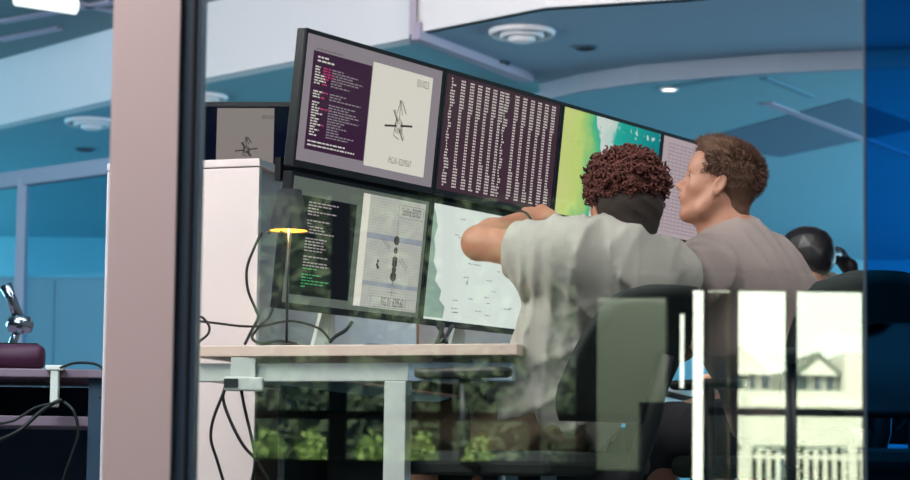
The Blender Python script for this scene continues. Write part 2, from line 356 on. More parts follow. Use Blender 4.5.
def sea_material():
    M = glow('screen_beach', (0, 0, 0)); nt = M.node_tree; e = [n for n in nt.nodes if n.type == 'EMISSION'][0]
    tc = nt.nodes.new('ShaderNodeTexCoord'); sp = nt.nodes.new('ShaderNodeSeparateXYZ'); nt.links.new(tc.outputs['Object'], sp.inputs[0])
    n1 = nt.nodes.new('ShaderNodeTexNoise'); n1.inputs['Scale'].default_value = 9; n1.inputs['Detail'].default_value = 5; nt.links.new(tc.outputs['Object'], n1.inputs['Vector'])
    ad = nt.nodes.new('ShaderNodeMath'); ad.operation = 'MULTIPLY_ADD'; ad.inputs[1].default_value = .24; nt.links.new(n1.outputs['Fac'], ad.inputs[0]); nt.links.new(sp.outputs['X'], ad.inputs[2])
    mr = nt.nodes.new('ShaderNodeMapRange'); mr.inputs['From Min'].default_value = -.195; mr.inputs['From Max'].default_value = .405; nt.links.new(ad.outputs[0], mr.inputs['Value'])
    cr = nt.nodes.new('ShaderNodeValToRGB'); nt.links.new(mr.outputs[0], cr.inputs[0]); r = cr.color_ramp
    st = [(0, (222, 226, 150)), (.2, (208, 228, 132)), (.33, (110, 205, 140)), (.385, (60, 190, 165)), (.40, (228, 236, 232)), (.52, (200, 226, 220)), (.55, (50, 188, 172)), (.8, (30, 160, 158)), (1, (24, 140, 150))]
    r.elements[0].position = 0; r.elements[0].color = (*s2l(*st[0][1]), 1); r.elements[1].position = 1; r.elements[1].color = (*s2l(*st[-1][1]), 1)
    for p_, c_ in st[1:-1]: el = r.elements.new(p_); el.color = (*s2l(*c_), 1)
    # foam flecks over the water
    v = nt.nodes.new('ShaderNodeTexNoise'); v.inputs['Scale'].default_value = 38; v.inputs['Detail'].default_value = 4; nt.links.new(tc.outputs['Object'], v.inputs['Vector'])
    m2 = nt.nodes.new('ShaderNodeMapRange'); m2.inputs['From Min'].default_value = .60; m2.inputs['From Max'].default_value = .66; nt.links.new(v.outputs['Fac'], m2.inputs['Value'])
    gt = nt.nodes.new('ShaderNodeMapRange'); gt.inputs['From Min'].default_value = -.06; gt.inputs['From Max'].default_value = -.02; nt.links.new(sp.outputs['X'], gt.inputs['Value'])
    mu = nt.nodes.new('ShaderNodeMath'); mu.operation = 'MULTIPLY'; nt.links.new(m2.outputs[0], mu.inputs[0]); nt.links.new(gt.outputs[0], mu.inputs[1])
    mx = nt.nodes.new('ShaderNodeMix'); mx.data_type = 'RGBA'; nt.links.new(mu.outputs[0], mx.inputs['Factor']); nt.links.new(cr.outputs[0], mx.inputs['A']); mx.inputs['B'].default_value = (*s2l(205, 235, 225), 1)
    nt.links.new(mx.outputs['Result'], e.inputs[0]); return M
MT['s_sea'] = sea_material()
MWD, MH = .613, .362
GROUP = 'monitors in the two-row screen bank'
def rects(name, rs, m, parent, eps, SWH=None):
    """rs: (u0, v0, u1, v1) fractions of the screen, v measured down from the top"""
    w, h = SWH; b = MB()
    for u0, v0, u1, v1 in rs:
        x0, x1, z0, z1 = (u0-.5)*w, (u1-.5)*w, (.5-v1)*h, (.5-v0)*h
        b.add([(x0, -eps, z0), (x1, -eps, z0), (x1, -eps, z1), (x0, -eps, z1)], [(0, 1, 2, 3)])
    return b.build(name, m, parent)
def monitor(c, yaw, tilt, base, label, group=GROUP, w=MWD, h=MH, bz=.011, chin=.018):
    t = empty('monitor', c, yaw, -tilt); tag(t, label, 'monitor', group)
    hb = MB(); hb.box((-w/2, .003, -h/2), (w/2, .03, h/2)); hb.box((-w*.32, .03, -h*.32), (w*.32, .05, h*.32))
    hb.build('housing', 'dark_plastic', t, .003)
    z = MB(); z.box((-w/2, -.004, h/2-bz), (w/2, .003, h/2)); z.box((-w/2, -.004, -h/2), (w/2, .003, -h/2+chin))
    z.box((-w/2, -.004, -h/2+chin), (-w/2+bz*.7, .003, h/2-bz)); z.box((w/2-bz*.7, -.004, -h/2+chin), (w/2, .003, h/2-bz)); z.build('bezel', 'black_plastic', t)
    sw, sh = w-1.4*bz, h-bz-chin
    sc = MB().box((-sw/2, 0, -sh/2), (sw/2, .002, sh/2)).build('screen', base, t); sc.location = (0, 0, (chin-bz)/2)
    return t, sc, (sw, sh)
def words(u0, u1, v, hgt, rnd, fill=1.0):
    out = []; u = u0; end = u0+(u1-u0)*fill
    while u < end:
        l = rnd.uniform(.012, .035); out.append((u, v, min(u+l, end), v+hgt)); u += l+.006
    return out
def station(sc, S_, cx, cy, s, name='satellite_diagram', m='s_ink'):
    """line drawing of a satellite with two long solar arrays, an antenna frame and a boom"""
    w, h = S_; b = MB(); k = s
    def ln(x0, y0, x1, y1, th=.0022):
        a = Vector(((cx-.5)*w+x0*k, 0, (.5-cy)*h+y0*k)); c = Vector(((cx-.5)*w+x1*k, 0, (.5-cy)*h+y1*k)); d = (c-a).normalized(); n = Vector((-d.z, 0, d.x))*th/2
        e = Vector((0, -.0022, 0)); b.add([a-n+e, c-n+e, c+n+e, a+n+e], [(0, 1, 2, 3)])
    for dy in (-.03, 0, .03): ln(-1, -.12+dy, -.15, -.02+dy, .002); ln(.15, .03+dy, 1, .12+dy, .002)
    for r_ in (.12, .2, .28): [ln(r_*math.cos(a_), r_*math.sin(a_)*1.2, r_*math.cos(a_+.7), r_*math.sin(a_+.7)*1.2, .0016) for a_ in np.arange(0, 6.28, .7)]
    ln(-.45, .65, -.1, .15, .004); ln(-.38, .7, -.05, .2, .002); ln(.05, -.15, .4, -.62, .004); ln(.12, -.1, .5, -.55, .002)
    ln(0, .3, 0, 1.15); ln(-.12, 1.1, .1, 1.15); ln(-.2, .55, -.02, 1.1); ln(.2, .5, .02, 1.1); ln(.12, 1.1, .45, .6, .003); ln(-.2, .3, -.3, -.45); ln(.2, .2, .3, -.3); ln(-.3, -.45, .1, -.6)
    return b.build(name, m, sc)
Cs = {0: (-.234, 5.396, 1.407), 1: (.128, 5.895, 1.407), 2: (.491, 6.395, 1.407), 3: (.852, 6.895, 1.407),
      4: (-.268, 5.448, 1.039), 5: (.095, 5.947, 1.039), 6: (.457, 6.447, 1.039), 7: (.818, 6.947, 1.039)}
YM, TM = .944, -.108
rnd = random.Random(3)
# 0 upper left: terminal and satellite page
t, sc, SZ = monitor(Cs[0], YM, TM, 's_win', 'upper left monitor showing a purple code window beside a white satellite page')
rects('code_window', [(.055, .12, .47, .90)], 's_term', sc, .0006, SZ)
rects('page', [(.475, .08, .93, .93)], 's_page', sc, .0006, SZ)
g, pk, wh = [], [], []
rects('title_text', words(.07, .26, .095, .012, rnd), 's_ink_soft', sc, .0006, SZ)
wh += words(.085, .16, .155, .014, rnd)+words(.085, .20, .185, .014, rnd)
for i in range(26):
    v = .235+i*.0215
    if i in (7, 8, 12): continue
    wh += words(.075, .105+.05*rnd.random(), v, .011, rnd)
    if i < 10 or rnd.random() < .2: pk += words(.13, .155+.05*rnd.random(), v, .011, rnd)
    g += words(.19, .26+.16*rnd.random(), v, .010, rnd)
wh += words(.07, .33, .825, .012, rnd)+words(.07, .4, .855, .012, rnd)
rects('code_lines', g, 's_win', sc, .0012, SZ); rects('pink_code_lines', pk, 's_line_pink', sc, .0013, SZ); rects('white_code_lines', wh, 's_line_white', sc, .0014, SZ)
station(sc, SZ, .70, .55, .062)
textmesh('page_code', 'E01023', .030, 's_ink_soft', sc, ((.81-.5)*SZ[0], -.0014, (.5-.185)*SZ[1]), .62)
textmesh('figure_caption', 'FIG.01-E209567', .026, 's_ink_soft', sc, ((.65-.5)*SZ[0], -.0014, (.5-.87)*SZ[1]), .62)
# 1 upper middle: columns of digits
t, sc, SZ = monitor(Cs[1], YM, TM, 's_bin', 'upper monitor filled with white columns of digits on dark purple')
us = [.045, .125, .20, .265, .33, .395, .455, .50, .59, .66, .73, .795, .86, .925]
cols = []
for k, u in enumerate(us):
    for i in range(37):
        v = .03+i*.0255
        if v > .97: break
        off = .004*math.sin(i*.9+k*1.7) if k in (0, 7) else 0
        n = 1 if (k in (0, 7) and rnd.random() < .35) else (2 if (i//(9+k % 4)) % 3 else 3)
        for q in range(n): cols.append((u+off+q*.0125, v, u+off+q*.0125+.0095, v+.0135))
rects('digit_columns', cols, 's_digits', sc, .0008, SZ)
# 2 upper third: beach
t, sc, SZ = monitor(Cs[2], YM, TM, 's_sea', 'upper monitor showing an aerial view of turquoise surf and yellow sand')
# 3 upper right: lilac grid
t, sc, SZ = monitor(Cs[3], YM, TM, 's_lilac', 'upper right monitor with a pale lilac grid, behind the man in profile')
rects('grid_lines', [(.06, .06+i*.037, .95, .066+i*.037) for i in range(25)]+[(.08+i*.045, .05, .083+i*.045, .95) for i in range(20)], 's_lilac_line', sc, .0008, SZ)
# 4 lower left
t, sc, SZ = monitor(Cs[4], YM, TM, 's_win_green', 'lower left monitor behind the desk lamp, code beside a ruled satellite page')
rects('code_window', [(.03, .14, .46, .93)], 's_term_dark', sc, .0006, SZ)
rects('page', [(.50, .03, .975, .96)], 's_page_dim', sc, .0006, SZ)
rects('page_margin', [(.50, .03, .55, .96)], 's_page', sc, .0008, SZ)
rects('page_bands', [(.55, .34, .975, .39), (.55, .74, .975, .78)], 's_band', sc, .0009, SZ)
rects('ruled_lines', [(.55, .05+i*.0225, .97, .054+i*.0225) for i in range(41)]+[(.56+i*.021, .04, .5625+i*.021, .95) for i in range(20)], 's_grid', sc, .0011, SZ)
wh, g = [], []
for i in range(30):
    v = .18+i*.024
    if i % 6 == 5: continue
    (g if i > 21 else wh).extend(words(.12, .15+.18*rnd.random(), v, .010, rnd))
rects('white_code_lines', wh, 's_line_grey', sc, .0012, SZ); rects('green_code_lines', g, 's_line_green', sc, .0012, SZ)
b = MB()
def disc(b, cx, cz, r, n=18, e=.0018, sx=1):
    b.add([(cx, -e, cz)]+[(cx+r*sx*math.cos(6.2832*k/n), -e, cz+r*math.sin(6.2832*k/n)) for k in range(n)], [(0, 1+k, 1+(k+1) % n) for k in range(n)])
ux = (.775-.5)*SZ[0]; f_ = lambda v: (.5-v)*SZ[1]
for v_, r_, sx in ((.375, .013, 1), (.46, .009, 1), (.53, .007, 1.7), (.555, .007, 1.7), (.58, .007, 1.7), (.68, .014, 1), (.62, .010, 1)): disc(b, ux, f_(v_), r_, sx=sx)
for dx, v_ in ((-.075, .57), (-.078, .60), (-.073, .62)): disc(b, ux+dx, f_(v_), .005)
b.build('satellite_modules', 's_ink', sc)
b = MB()
for x0, z0, x1, z1 in ((-.062, .045, -.025, .02), (-.068, .04, -.03, .015), (.025, -.005, .06, -.03), (.02, -.012, .055, -.037), (-.015, -.095, 0, -.075), (.015, -.095, 0, -.075), (-.02, -.105, .02, -.105), (0, .10, 0, -.115)):
    a = Vector((ux+x0, -.0019, z0)); c = Vector((ux+x1, -.0019, z1)); n = Vector((-(c-a).z, 0, (c-a).x)).normalized()*.0008; b.add([a-n, c-n, c+n, a+n], [(0, 1, 2, 3)])
b.build('satellite_arrays', 's_ink_soft', sc)
textmesh('title_text', 'Satellite: E01023', .033, 's_ink', sc, ((.795-.5)*SZ[0], -.0016, f_(.155)), .40)
textmesh('figure_caption', 'FIG 01: 629560 1', .036, 's_ink', sc, ((.70-.5)*SZ[0], -.0016, f_(.935)), .46)
rects('caption_boxes', [(.77, .07, .965, .073), (.77, .175, .965, .178), (.77, .07, .772, .178), (.963, .07, .965, .178), (.62, .86, .965, .863), (.62, .945, .965, .948), (.62, .86, .622, .948)], 's_ink_soft', sc, .0014, SZ)
# 5 lower middle: map
t, sc, SZ = monitor(Cs[5], YM, TM, 's_map', 'lower monitor with a bright map, behind the raised elbow')
w, h = SZ
pts = [(0, .98), (0, .02), (.03, .1), (.05, .2), (.03, .3), (.05, .4), (.045, .5), (.08, .58), (.07, .66), (.13, .74), (.12, .82), (.17, .88), (.16, .98)]
MB().add([((u-.5)*w, -.0008, (.5-v)*h) for u, v in pts], [tuple(range(len(pts)))]).build('coastline', 's_map_land', sc)
rects('map_labels', [q for i in range(46) for q in words(*(lambda u: (u, u+.03+.03*rnd.random()))(.16+.8*rnd.random()), .06+.88*rnd.random(), .006, rnd)], 's_ink_soft', sc, .0012, SZ)
rects('map_marks', [(u, v, u+.008, v+.04) for u, v in ((.33, .62), (.82, .52), (.845, .55), (.7, .1), (.72, .12))], 's_wave_teal', sc, .0013, SZ)
# 6, 7 lower right
t, sc, SZ = monitor(Cs[6], YM, TM, 's_ui', 'lower monitor mostly hidden behind the curly-haired person')
rects('panel_lines', [(.3, .1, .95, .106), (.3, .3, .95, .306)], 's_ui_line', sc, .0008, SZ)
t, sc, SZ = monitor(Cs[7], YM, TM, 's_ui', 'lower right monitor with a dark blue table, between the two men')
rects('table_lines', [(.05, .27, .9, .275), (.05, .52, .33, .525), (.33, .27, .335, .95), (.62, .27, .623, .95)], 's_ui_line', sc, .0008, SZ)
rects('header_bar', [(.03, .14, .9, .17)], 's_ui_teal', sc, .0008, SZ)
rects('table_text', [q for i in range(14) for q in words(.05, .12+.08*rnd.random(), .20+i*.05, .014, rnd)]+[q for i in range(9) for q in words(.38, .5+.1*rnd.random(), .40+i*.06, .014, rnd)], 's_ui_line', sc, .001, SZ)
# small monitor on the cabinet
pc = at(296, 108, 5.95); sw_ = .475
t, sc, SZ = monitor((pc[0]-sw_/2*math.cos(R(-3)), 5.95, H+.128), R(-3), R(2), 's_dark_ui', 'small dark monitor on top of the tall white cabinet', None, sw_, .25, .014, .016)
t['group'] = ''; del t['group']
rects('page', [(.50, .02, .88, .98)], 's_dim_page', sc, .0006, SZ)
station(sc, SZ, .70, .60, .034)
textmesh('page_code', 'E01023', .016, 's_ink', sc, ((.80-.5)*SZ[0], -.0014, (.5-.17)*SZ[1]), .7)
textmesh('figure_caption', 'FIG.01-E209567', .013, 's_ink', sc, ((.64-.5)*SZ[0], -.0014, (.5-.93)*SZ[1]), .8)
box((-.1, .0, -.128), (.1, .12, -.12)).build('base', 'dark_plastic', t); box((-.03, .05, -.125), (.03, .07, .02)).build('neck', 'dark_plastic', t)

# stands behind the bank: one per pair of monitors
nb = np.array([-math.sin(YM), math.cos(YM)])
for k in range(4):
    lab = ['leftmost white monitor stand on the desk, near the lamp', 'white monitor stand behind the map screen', 'white monitor stand hidden behind the curly-haired person', 'white monitor stand behind the table screen at the far end'][k]
    c = (np.array(Cs[k][:2])+np.array(Cs[k+4][:2]))/2+nb*.12
    st = empty('monitor_stand', (c[0], c[1], .742), YM); tag(st, lab, 'monitor stand', 'monitor stands on the bench desk')
    box((-.14, -.14, 0), (.14, .07, .012)).build('base', 'frame_white', st, .004)
    MB().tube([(0, 0, .012), (0, 0, .74)], .017, 12).build('pole', 'frame_white', st, smooth=True)
    MB().box((-.02, -.0, -.01), (.02, .012, .15), Matrix.Translation((-.07, -.02, .02)) @ Matrix.Rotation(R(20), 4, 'Y')).build('brace', 'frame_white', st)
    box((-.30, -.075, .455), (.30, -.055, .515)).build('gap_strip', 'black_plastic', st)  # black strip added to keep the gap between the screen rows dark
    for z in (.297, .665):
        bm_ = MB(); bm_.box((-.03, -.07, z-.02), (.03, -.01, z+.02)); bm_.build('bracket', 'black_plastic', st)

# ------------------------------------------------------------------ lamp, cables, things on the desk
lp = at(286.5, 343, 5.03)
lm = empty('desk_lamp', (lp[0], lp[1], .742)); tag(lm, 'slim desk lamp with black cone shade on the desk, left of the screens', 'lamp')
sh_t, sh_b = at(290, 190, 5.03)[2]-.742, at(290, 231, 5.03)[2]-.742
MB().lathe([(.055, 0), (.055, .008), (.012, .014)], n=32).build('base', 'dark_plastic', lm, smooth=True)
MB().tube([(0, 0, .01), (0, 0, sh_b+.03)], .0035, 8).build('pole', 'dark_plastic', lm, smooth=True)
MB().lathe([(.0515, sh_b), (.031, sh_t), (.0302, sh_t), (.0505, sh_b)], n=40, cap=False).build('lamp_shade', 'shade', lm, smooth=True)
MB().lathe([(.0295, sh_t-.002), (.0485, sh_b+.001), (.048, sh_b+.001), (.028, sh_t-.003)], n=40, cap=False).build('shade_lining', 'gold_lining', lm, smooth=True)
MB().lathe([(.004, sh_b+.06), (.015, sh_b+.055), (.018, sh_b+.03), (.01, sh_b+.018), (.001, sh_b+.016)], n=20).build('bulb', 'bulb', lm, smooth=True)
pl = bpy.data.lights.new('lamp_glow', 'POINT'); pl.energy = 1.6; pl.color = (1, .7, .35); pl.shadow_soft_size = .008
po = bpy.data.objects.new('lamp_glow', pl); COL.objects.link(po); po.location = (lp[0], lp[1], .742+sh_b+.008)

def cable(pts, r, label, cat='cable', name='cable', m='cable_black', group=None):
    P_ = [at(x, y, Y) for x, y, Y in pts]
    o = MB().tube(smooth_path(P_, 6), r, 6).build(name, m, None, smooth=True); return tag(o, label, cat, group)
cable([(197, 316, 4.96), (203, 318, 4.98), (209, 326, 4.98), (208, 334, 4.98), (200, 341, 4.98), (196, 345, 4.97)], .0035, 'short looped cable at the left end of the desk beside the door frame')
cable([(197, 321, 5.1), (215, 323, 5.1), (240, 326, 5.1), (262, 326, 5.12), (290, 321, 5.14), (318, 328, 5.16), (330, 340, 5.2)], .0032, 'long black cable running sideways across the back of the desk')
cable([(262, 232, 5.2), (255, 246, 5.2), (247, 268, 5.2), (248, 290, 5.2), (256, 310, 5.2), (258, 318, 5.18), (252, 330, 5.15), (245, 344, 5.1)], .0040, 'black cable hanging down in front of the cabinet beside the lamp')
cable([(273, 308, 5.15), (268, 318, 5.15), (258, 328, 5.13), (252, 338, 5.12), (262, 343.5, 5.12), (280, 341, 5.14), (297, 344, 5.14)], .0038, 'black cable curling on the desk at the foot of the lamp')
cable([(268, 233, 5.13), (275, 231, 5.1), (285, 233, 5.05)], .0035, 'bit of black lead behind the lamp shade')
cable([(352, 322, 5.25), (346, 330, 5.22), (336, 336, 5.2), (330, 342, 5.18)], .005, 'thick black cable below the lower left monitor')
for i, (a, b) in enumerate((((443, 324), (436, 345)), ((452, 326), (440, 345)), ((438, 326), (447, 345)))):
    cable([(*a, 5.6), ((a[0]+b[0])/2+1, (a[1]+b[1])/2, 5.5), (*b, 5.4)], .006, ['black lead under the map screen, leftmost at its foot', 'black lead under the map screen leaning left across the others', 'black lead under the map screen leaning right'][i], group='leads under the map screen')
pb = empty('power_box', tuple(at(243, 384, 4.93))); tag(pb, 'small white power box clipped under the near end of the desk', 'power box')
pw = at(243, 384, 4.93)
box((-.045, -.02, -.017), (.05, .03, .017)).build('body', 'frame_white', pb, .004)
box((-.045, -.022, -.010), (-.01, -.019, .012)).build('socket', 'charcoal', pb); box((-.03, -.01, .017), (.03, .02, .713-pw[2])).build('clip', 'frame_white', pb)
cable([(226, 384, 4.93), (222, 396, 4.92), (213, 420, 4.92), (211, 440, 4.93), (217, 460, 4.94), (226, 490, 4.95)], .0042, 'black cable hanging furthest left below the power box')
cable([(227, 386, 4.94), (223, 398, 4.94), (230, 420, 4.93), (243, 445, 4.93), (258, 462, 4.94), (276, 492, 4.95)], .0042, 'black cable crossing the others below the power box and trailing right')
cable([(241, 389, 4.93), (245, 410, 4.93), (252, 440, 4.94), (255, 462, 4.94), (250, 490, 4.95)], .0042, 'black cable hanging from the right end of the power box')
lt = empty('laptop', tuple(np.array([*at(356, 340, 5.2)[:2], .743])), R(20)); tag(lt, 'flat closed dark laptop on the desk near the map screen', 'laptop')
box((-.0, -.1, 0), (.28, .1, .012)).build('keyboard_base', 'dark_plastic', lt, .003); box((-.0, -.1, .0125), (.28, .1, .02)).build('lid', 'black_plastic', lt, .003)
hp = at(455, 331, 5.3)

# left room: side desk with things on it
ld = empty('side_desk', (*at(104, 369, 6.0)[:2], 0), R(2)); tag(ld, 'pink-topped side desk with a shelf below, left of the pale post', 'desk')
zt = at(50, 369, 6.0)[2]
box((-1.3, 0, zt-.025), (0.01, .7, zt)).build('desktop', 'desk_plum', ld, .003)
box((-1.3, .05, zt-.17), (-.02, .65, zt-.14)).build('shelf', 'desk_plum', ld, .003)
box((-1.3, .6, .3), (-.02, .62, zt-.03)).build('back_panel', 'navy', ld)
for x in (-.05, -1.28):
    for y in (.04, .62): box((x, y, 0), (x+.04, y+.04, zt-.025)).build('leg', 'frame_navy', ld)
bx_ = box((-.37, .0, -.0), (-.34, .03, .13)); bk_ = empty('cable_bracket', (ld.location.x+.215, 5.97, zt-.115)); tag(bk_, 'small white upright bracket at the edge of the side desk', 'bracket')
box((-.37, 0, 0), (-.345, .025, .12)).build('upright', 'house_white', bk_, .004); box((-.385, -.005, .11), (-.33, .03, .125)).build('clip', 'house_white', bk_, .003)
cable([(60, 368, 5.95), (75, 363, 5.98), (95, 364, 6.0), (104, 372, 6.0), (105, 390, 6.0), (100, 398, 5.98)], .004, 'thin cable looping over the right end of the side desk')
cable([(-3, 441, 5.9), (20, 430, 5.9), (40, 412, 5.93), (54, 403, 5.96), (62, 400, 5.96)], .006, 'dark cable swooping left under the side desk')
cable([(64, 402, 5.96), (74, 412, 5.95), (78, 435, 5.95), (68, 465, 5.95), (60, 490, 5.95)], .005, 'dark cable hanging under the white bracket')
cable([(-3, 424, 5.9), (15, 420, 5.9), (35, 408, 5.93), (58, 402, 5.96)], .004, 'thin cable just above the swooping one under the side desk')
pr_ = at(24, 359, 6.1); cs = empty('pencil_case', (pr_[0], 6.1, zt)); tag(cs, 'plum coloured soft case lying on the side desk', 'case')
m_ = MB().tube([(-.13, 0, .04), (-.12, 0, .04), (.045, 0, .04), (.06, 0, .04)], [.03, .04, .04, .03], 14); m_.build('pouch', 'purple', cs, smooth=True)
MB().tube([(-.12, 0, .081), (.04, 0, .081)], .003, 6).build('zip', 'darker', cs)
dv = at(8, 324, 6.15); g_ = empty('magnifier_lamp', (dv[0], 6.32, zt)); tag(g_, 'chrome jointed desk device standing at the left edge of the side desk', 'device')
MB().lathe([(.06, 0), (.06, .012), (.02, .02)], n=24).build('base', 'chrome', g_, smooth=True)
MB().tube([(-.01, 0, .02), (-.02, 0, .1), (.0, 0, .17)], .014, 10).build('arm', 'chrome', g_, smooth=True)
MB().lathe([(.001, .0), (.035, .006), (.045, .03), (.035, .055), (.001, .062)], (.0, 0, .125), 24).build('head', 'chrome', g_, smooth=True)
MB().tube([(0, 0, .16), (-.03, 0, .24), (-.05, 0, .28)], [.02, .016, .022], 10).build('upper_joint', 'chrome', g_, smooth=True)

# ------------------------------------------------------------------ behind the camera: window wall, garden, house (mirrored by the glass)
YV = 18.0
def RX(px, Yv=YV): return behind(px, 400, Yv)[0]
def RZ(py, Yv=YV, px=600): return behind(px, py, Yv)[2]
zt1, zt2, sill = RZ(196), RZ(289, px=780), RZ(468)
wb = MB()
wb.box((-9, YB-.25, 0), (RX(236), YB, 3.5)); wb.box((RX(236), YB-.25, 0), (RX(592), YB, sill)); wb.box((RX(236), YB-.25, zt1), (RX(592), YB, 3.5))
wb.box((RX(597), YB-.25, 0), (RX(641), YB, RZ(470, px=615))); wb.box((RX(597), YB-.25, RZ(296, px=615)), (RX(641), YB, 3.5)); wb.box((RX(592), YB-.25, 0), (RX(597), YB, 3.5)); wb.box((RX(641), YB-.25, 0), (RX(668), YB, RZ(402, px=650))); wb.box((RX(641), YB-.25, RZ(296, px=650)), (RX(668), YB, 3.5)); wb.box((RX(668), YB-.25, 0), (RX(680), YB, 3.5)); wb.box((RX(680), YB-.25, RZ(312, px=685)), (RX(687), YB, 3.5)); wb.box((RX(680), YB-.25, 0), (RX(687), YB, RZ(388, px=685))); wb.box((RX(687), YB-.25, 0), (RX(693), YB, 3.5)); wb.box((RX(693), YB-.25, zt2), (RX(868), YB, 3.5)); wb.box((RX(868), YB-.25, 0), (9, YB, 3.5))
struct('wall_rear', wb, 'dark_wall')
gw_ = box((behind(585, 400, 20)[0], 2*GY-20.2, -.15), (behind(672, 400, 20)[0], 2*GY-20, 3.4)).build('bright_column_wall', 'pale_pillar'); tag(gw_, 'pale grey-green wall added outdoors to mirror as a soft bright column right of the chair back', 'wall')  # outdoor wall added so the mirrored pillar comes out bright
struct('trim_31', box((RX(640), YB, zt2), (RX(868), YB+.03, zt2+.14)), 'pale_pillar')
mu = MB(); zr = RZ(418)
for x0, x1 in ((236, 249), (328, 347), (440, 453), (530, 541), (576, 584), (584, 592)): mu.box((RX(x0), YB-.14, sill), (RX(x1), YB-.04, zt1))
mu.box((RX(236), YB-.13, zr-.04), (RX(592), YB-.05, zr+.04)); mu.box((RX(236), YB-.13, sill), (RX(592), YB-.05, sill+.05))
wf = struct('window_5', mu, 'darker')
struct('window_6', box((RX(236), YB-.1, sill), (RX(592), YB-.092, zt1)), 'glass_window')
dm = MB(); zd = RZ(412, px=790)
for x0, x1 in ((705, 709), (732, 739), (788, 798)): dm.box((RX(x0), YB-.14, 0), (RX(x1), YB-.04, zt2))
dm.box((RX(705), YB-.13, zd-.035), (RX(868), YB-.05, zd+.035))
struct('window_7', dm, 'house_window')
struct('window_8', box((RX(705), YB-.1, 0), (RX(868), YB-.092, zt2)), 'glass_window')
# curtain hung beside the garden door
cu_ = MB()
for i in range(9): cu_.lathe([(.035, RZ(480)), (.035, zt2)], (RX(712)+i*.025, YB-.35-.02*(i % 2), 0), 8)
cu = cu_.build('curtain', 'curtain'); tag(cu, 'beige curtain hanging beside the bright garden door, mirrored in the glass', 'curtain')
struct('ground', box((-60, -95, -.25), (60, YB-.25, -.15)), 'grass')
# open wall slots stand in for the bright white door frame; garden foliage
def leafy(name, c, r, n, m, sz, label, cat, trunk=None, group=None):
    b = MB(); P = rng.normal(size=(n, 3)); P /= np.linalg.norm(P, axis=1)[:, None]; P *= (rng.random((n, 1))**.35)
    P = P*np.array(r)+np.array(c); D = rng.normal(size=(n, 3)); D /= np.linalg.norm(D, axis=1)[:, None]; E_ = np.cross(D, rng.normal(size=(n, 3))); E_ /= np.linalg.norm(E_, axis=1)[:, None]
    V_ = np.stack([P-D*sz, P-E_*sz*.5, P+D*sz, P+E_*sz*.5], 1).reshape(-1, 3)
    b.v = [tuple(v) for v in V_]; b.f = [(4*i, 4*i+1, 4*i+2, 4*i+3) for i in range(n)]
    t = empty(name, (c[0], c[1], -.15)); tag(t, label, cat, group)
    o = b.build('foliage', m, t); o.location = (-c[0], -c[1], .15)
    MB().tube([(0, 0, 0), (0, 0, c[2]*.6+.15), (.1, 0, c[2]+.15)], [.12, .09, .03] if trunk is None else trunk, 8).build('trunk', 'bark', t)
def hedge(name, x0, x1, Yv, zt, n, m, sz, label, th=.8):
    a, b_ = behind(x0, 400, Yv), behind(x1, 400, Yv); b = MB(); P = rng.random((n, 3))*np.array([b_[0]-a[0], th, zt+.1])+np.array([a[0], 2*GY-Yv-th/2, -.1])
    D = rng.normal(size=(n, 3)); D /= np.linalg.norm(D, axis=1)[:, None]; E_ = np.cross(D, rng.normal(size=(n, 3))); E_ /= np.linalg.norm(E_, axis=1)[:, None]
    V_ = np.stack([P-D*sz, P-E_*sz*.5, P+D*sz, P+E_*sz*.5], 1).reshape(-1, 3); c = ((a[0]+b_[0])/2, 2*GY-Yv)
    b.v = [tuple(v) for v in V_]; b.f = [(4*i, 4*i+1, 4*i+2, 4*i+3) for i in range(n)]
    t = empty(name, (c[0], c[1], -.15)); tag(t, label, 'hedge'); o = b.build('foliage', m, t); o.location = (-c[0], -c[1], .15)
    w_ = (b_[0]-a[0])/2; st = MB()
    for k in range(9): MB().tube([(-w_+w_*k/4*.98+.05, 0, 0), (-w_+w_*k/4*.98, 0, zt*.85)], [.06, .02], 6).build('stem', 'bark', t)
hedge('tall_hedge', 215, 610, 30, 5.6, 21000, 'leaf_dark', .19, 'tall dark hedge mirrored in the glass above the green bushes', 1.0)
for i, (px, r) in enumerate(((268, .27), (312, .25), (372, .24), (422, .28), (478, .2))):
    p = behind(px, 470, 24.5); leafy('garden_bush', (p[0], p[1], .42), (r, .3, .55), 420, 'leaf_light', .06, ['bright green bush mirrored below the power box', 'bright green bush mirrored under the lamp', 'bright green bush mirrored left of the white desk leg', 'bright green bush mirrored right of the white desk leg', 'small green bush mirrored under the map screen'][i], 'bush', [.02, .02, .01], 'bright bushes mirrored under the desk')
# the house across the garden
YH = 46.0
def hx(px): return behind(px, 400, YH)[0]
def hz(py): return behind(800, py, YH)[2]
hy = 2*GY-YH
hs = empty('garden_house', (hx(800), hy, -.15)); tag(hs, 'white house with a grey gable and a band of windows, mirrored at lower right', 'house')
ox = hx(800)
def hb(x0, x1, y0, y1, d0=-3.0, d1=0.0): return box((hx(x0)-ox, d0, hz(y1)+.15), (hx(x1)-ox, d1, hz(y0)+.15))
hb(728, 905, 391, 446).build('lower_wall', 'house_white', hs); hb(733, 905, 404, 408, 0, .12).build('cornice', 'house_white', hs)
hb(728, 846, 372, 391, -3, -.6).build('upper_wall', 'house_roof', hs)
for x0, x1 in ((734, 748), (751, 760), (763, 775), (800, 813), (816, 826), (829, 840)):
    f = hb(x0, x1, 373, 390, -.6, -.55).build('window_frame', 'house_white', hs); hb(x0+1.2, x1-1.2, 374.2, 389, -.55, -.53).build('window_pane', 'house_window', f)
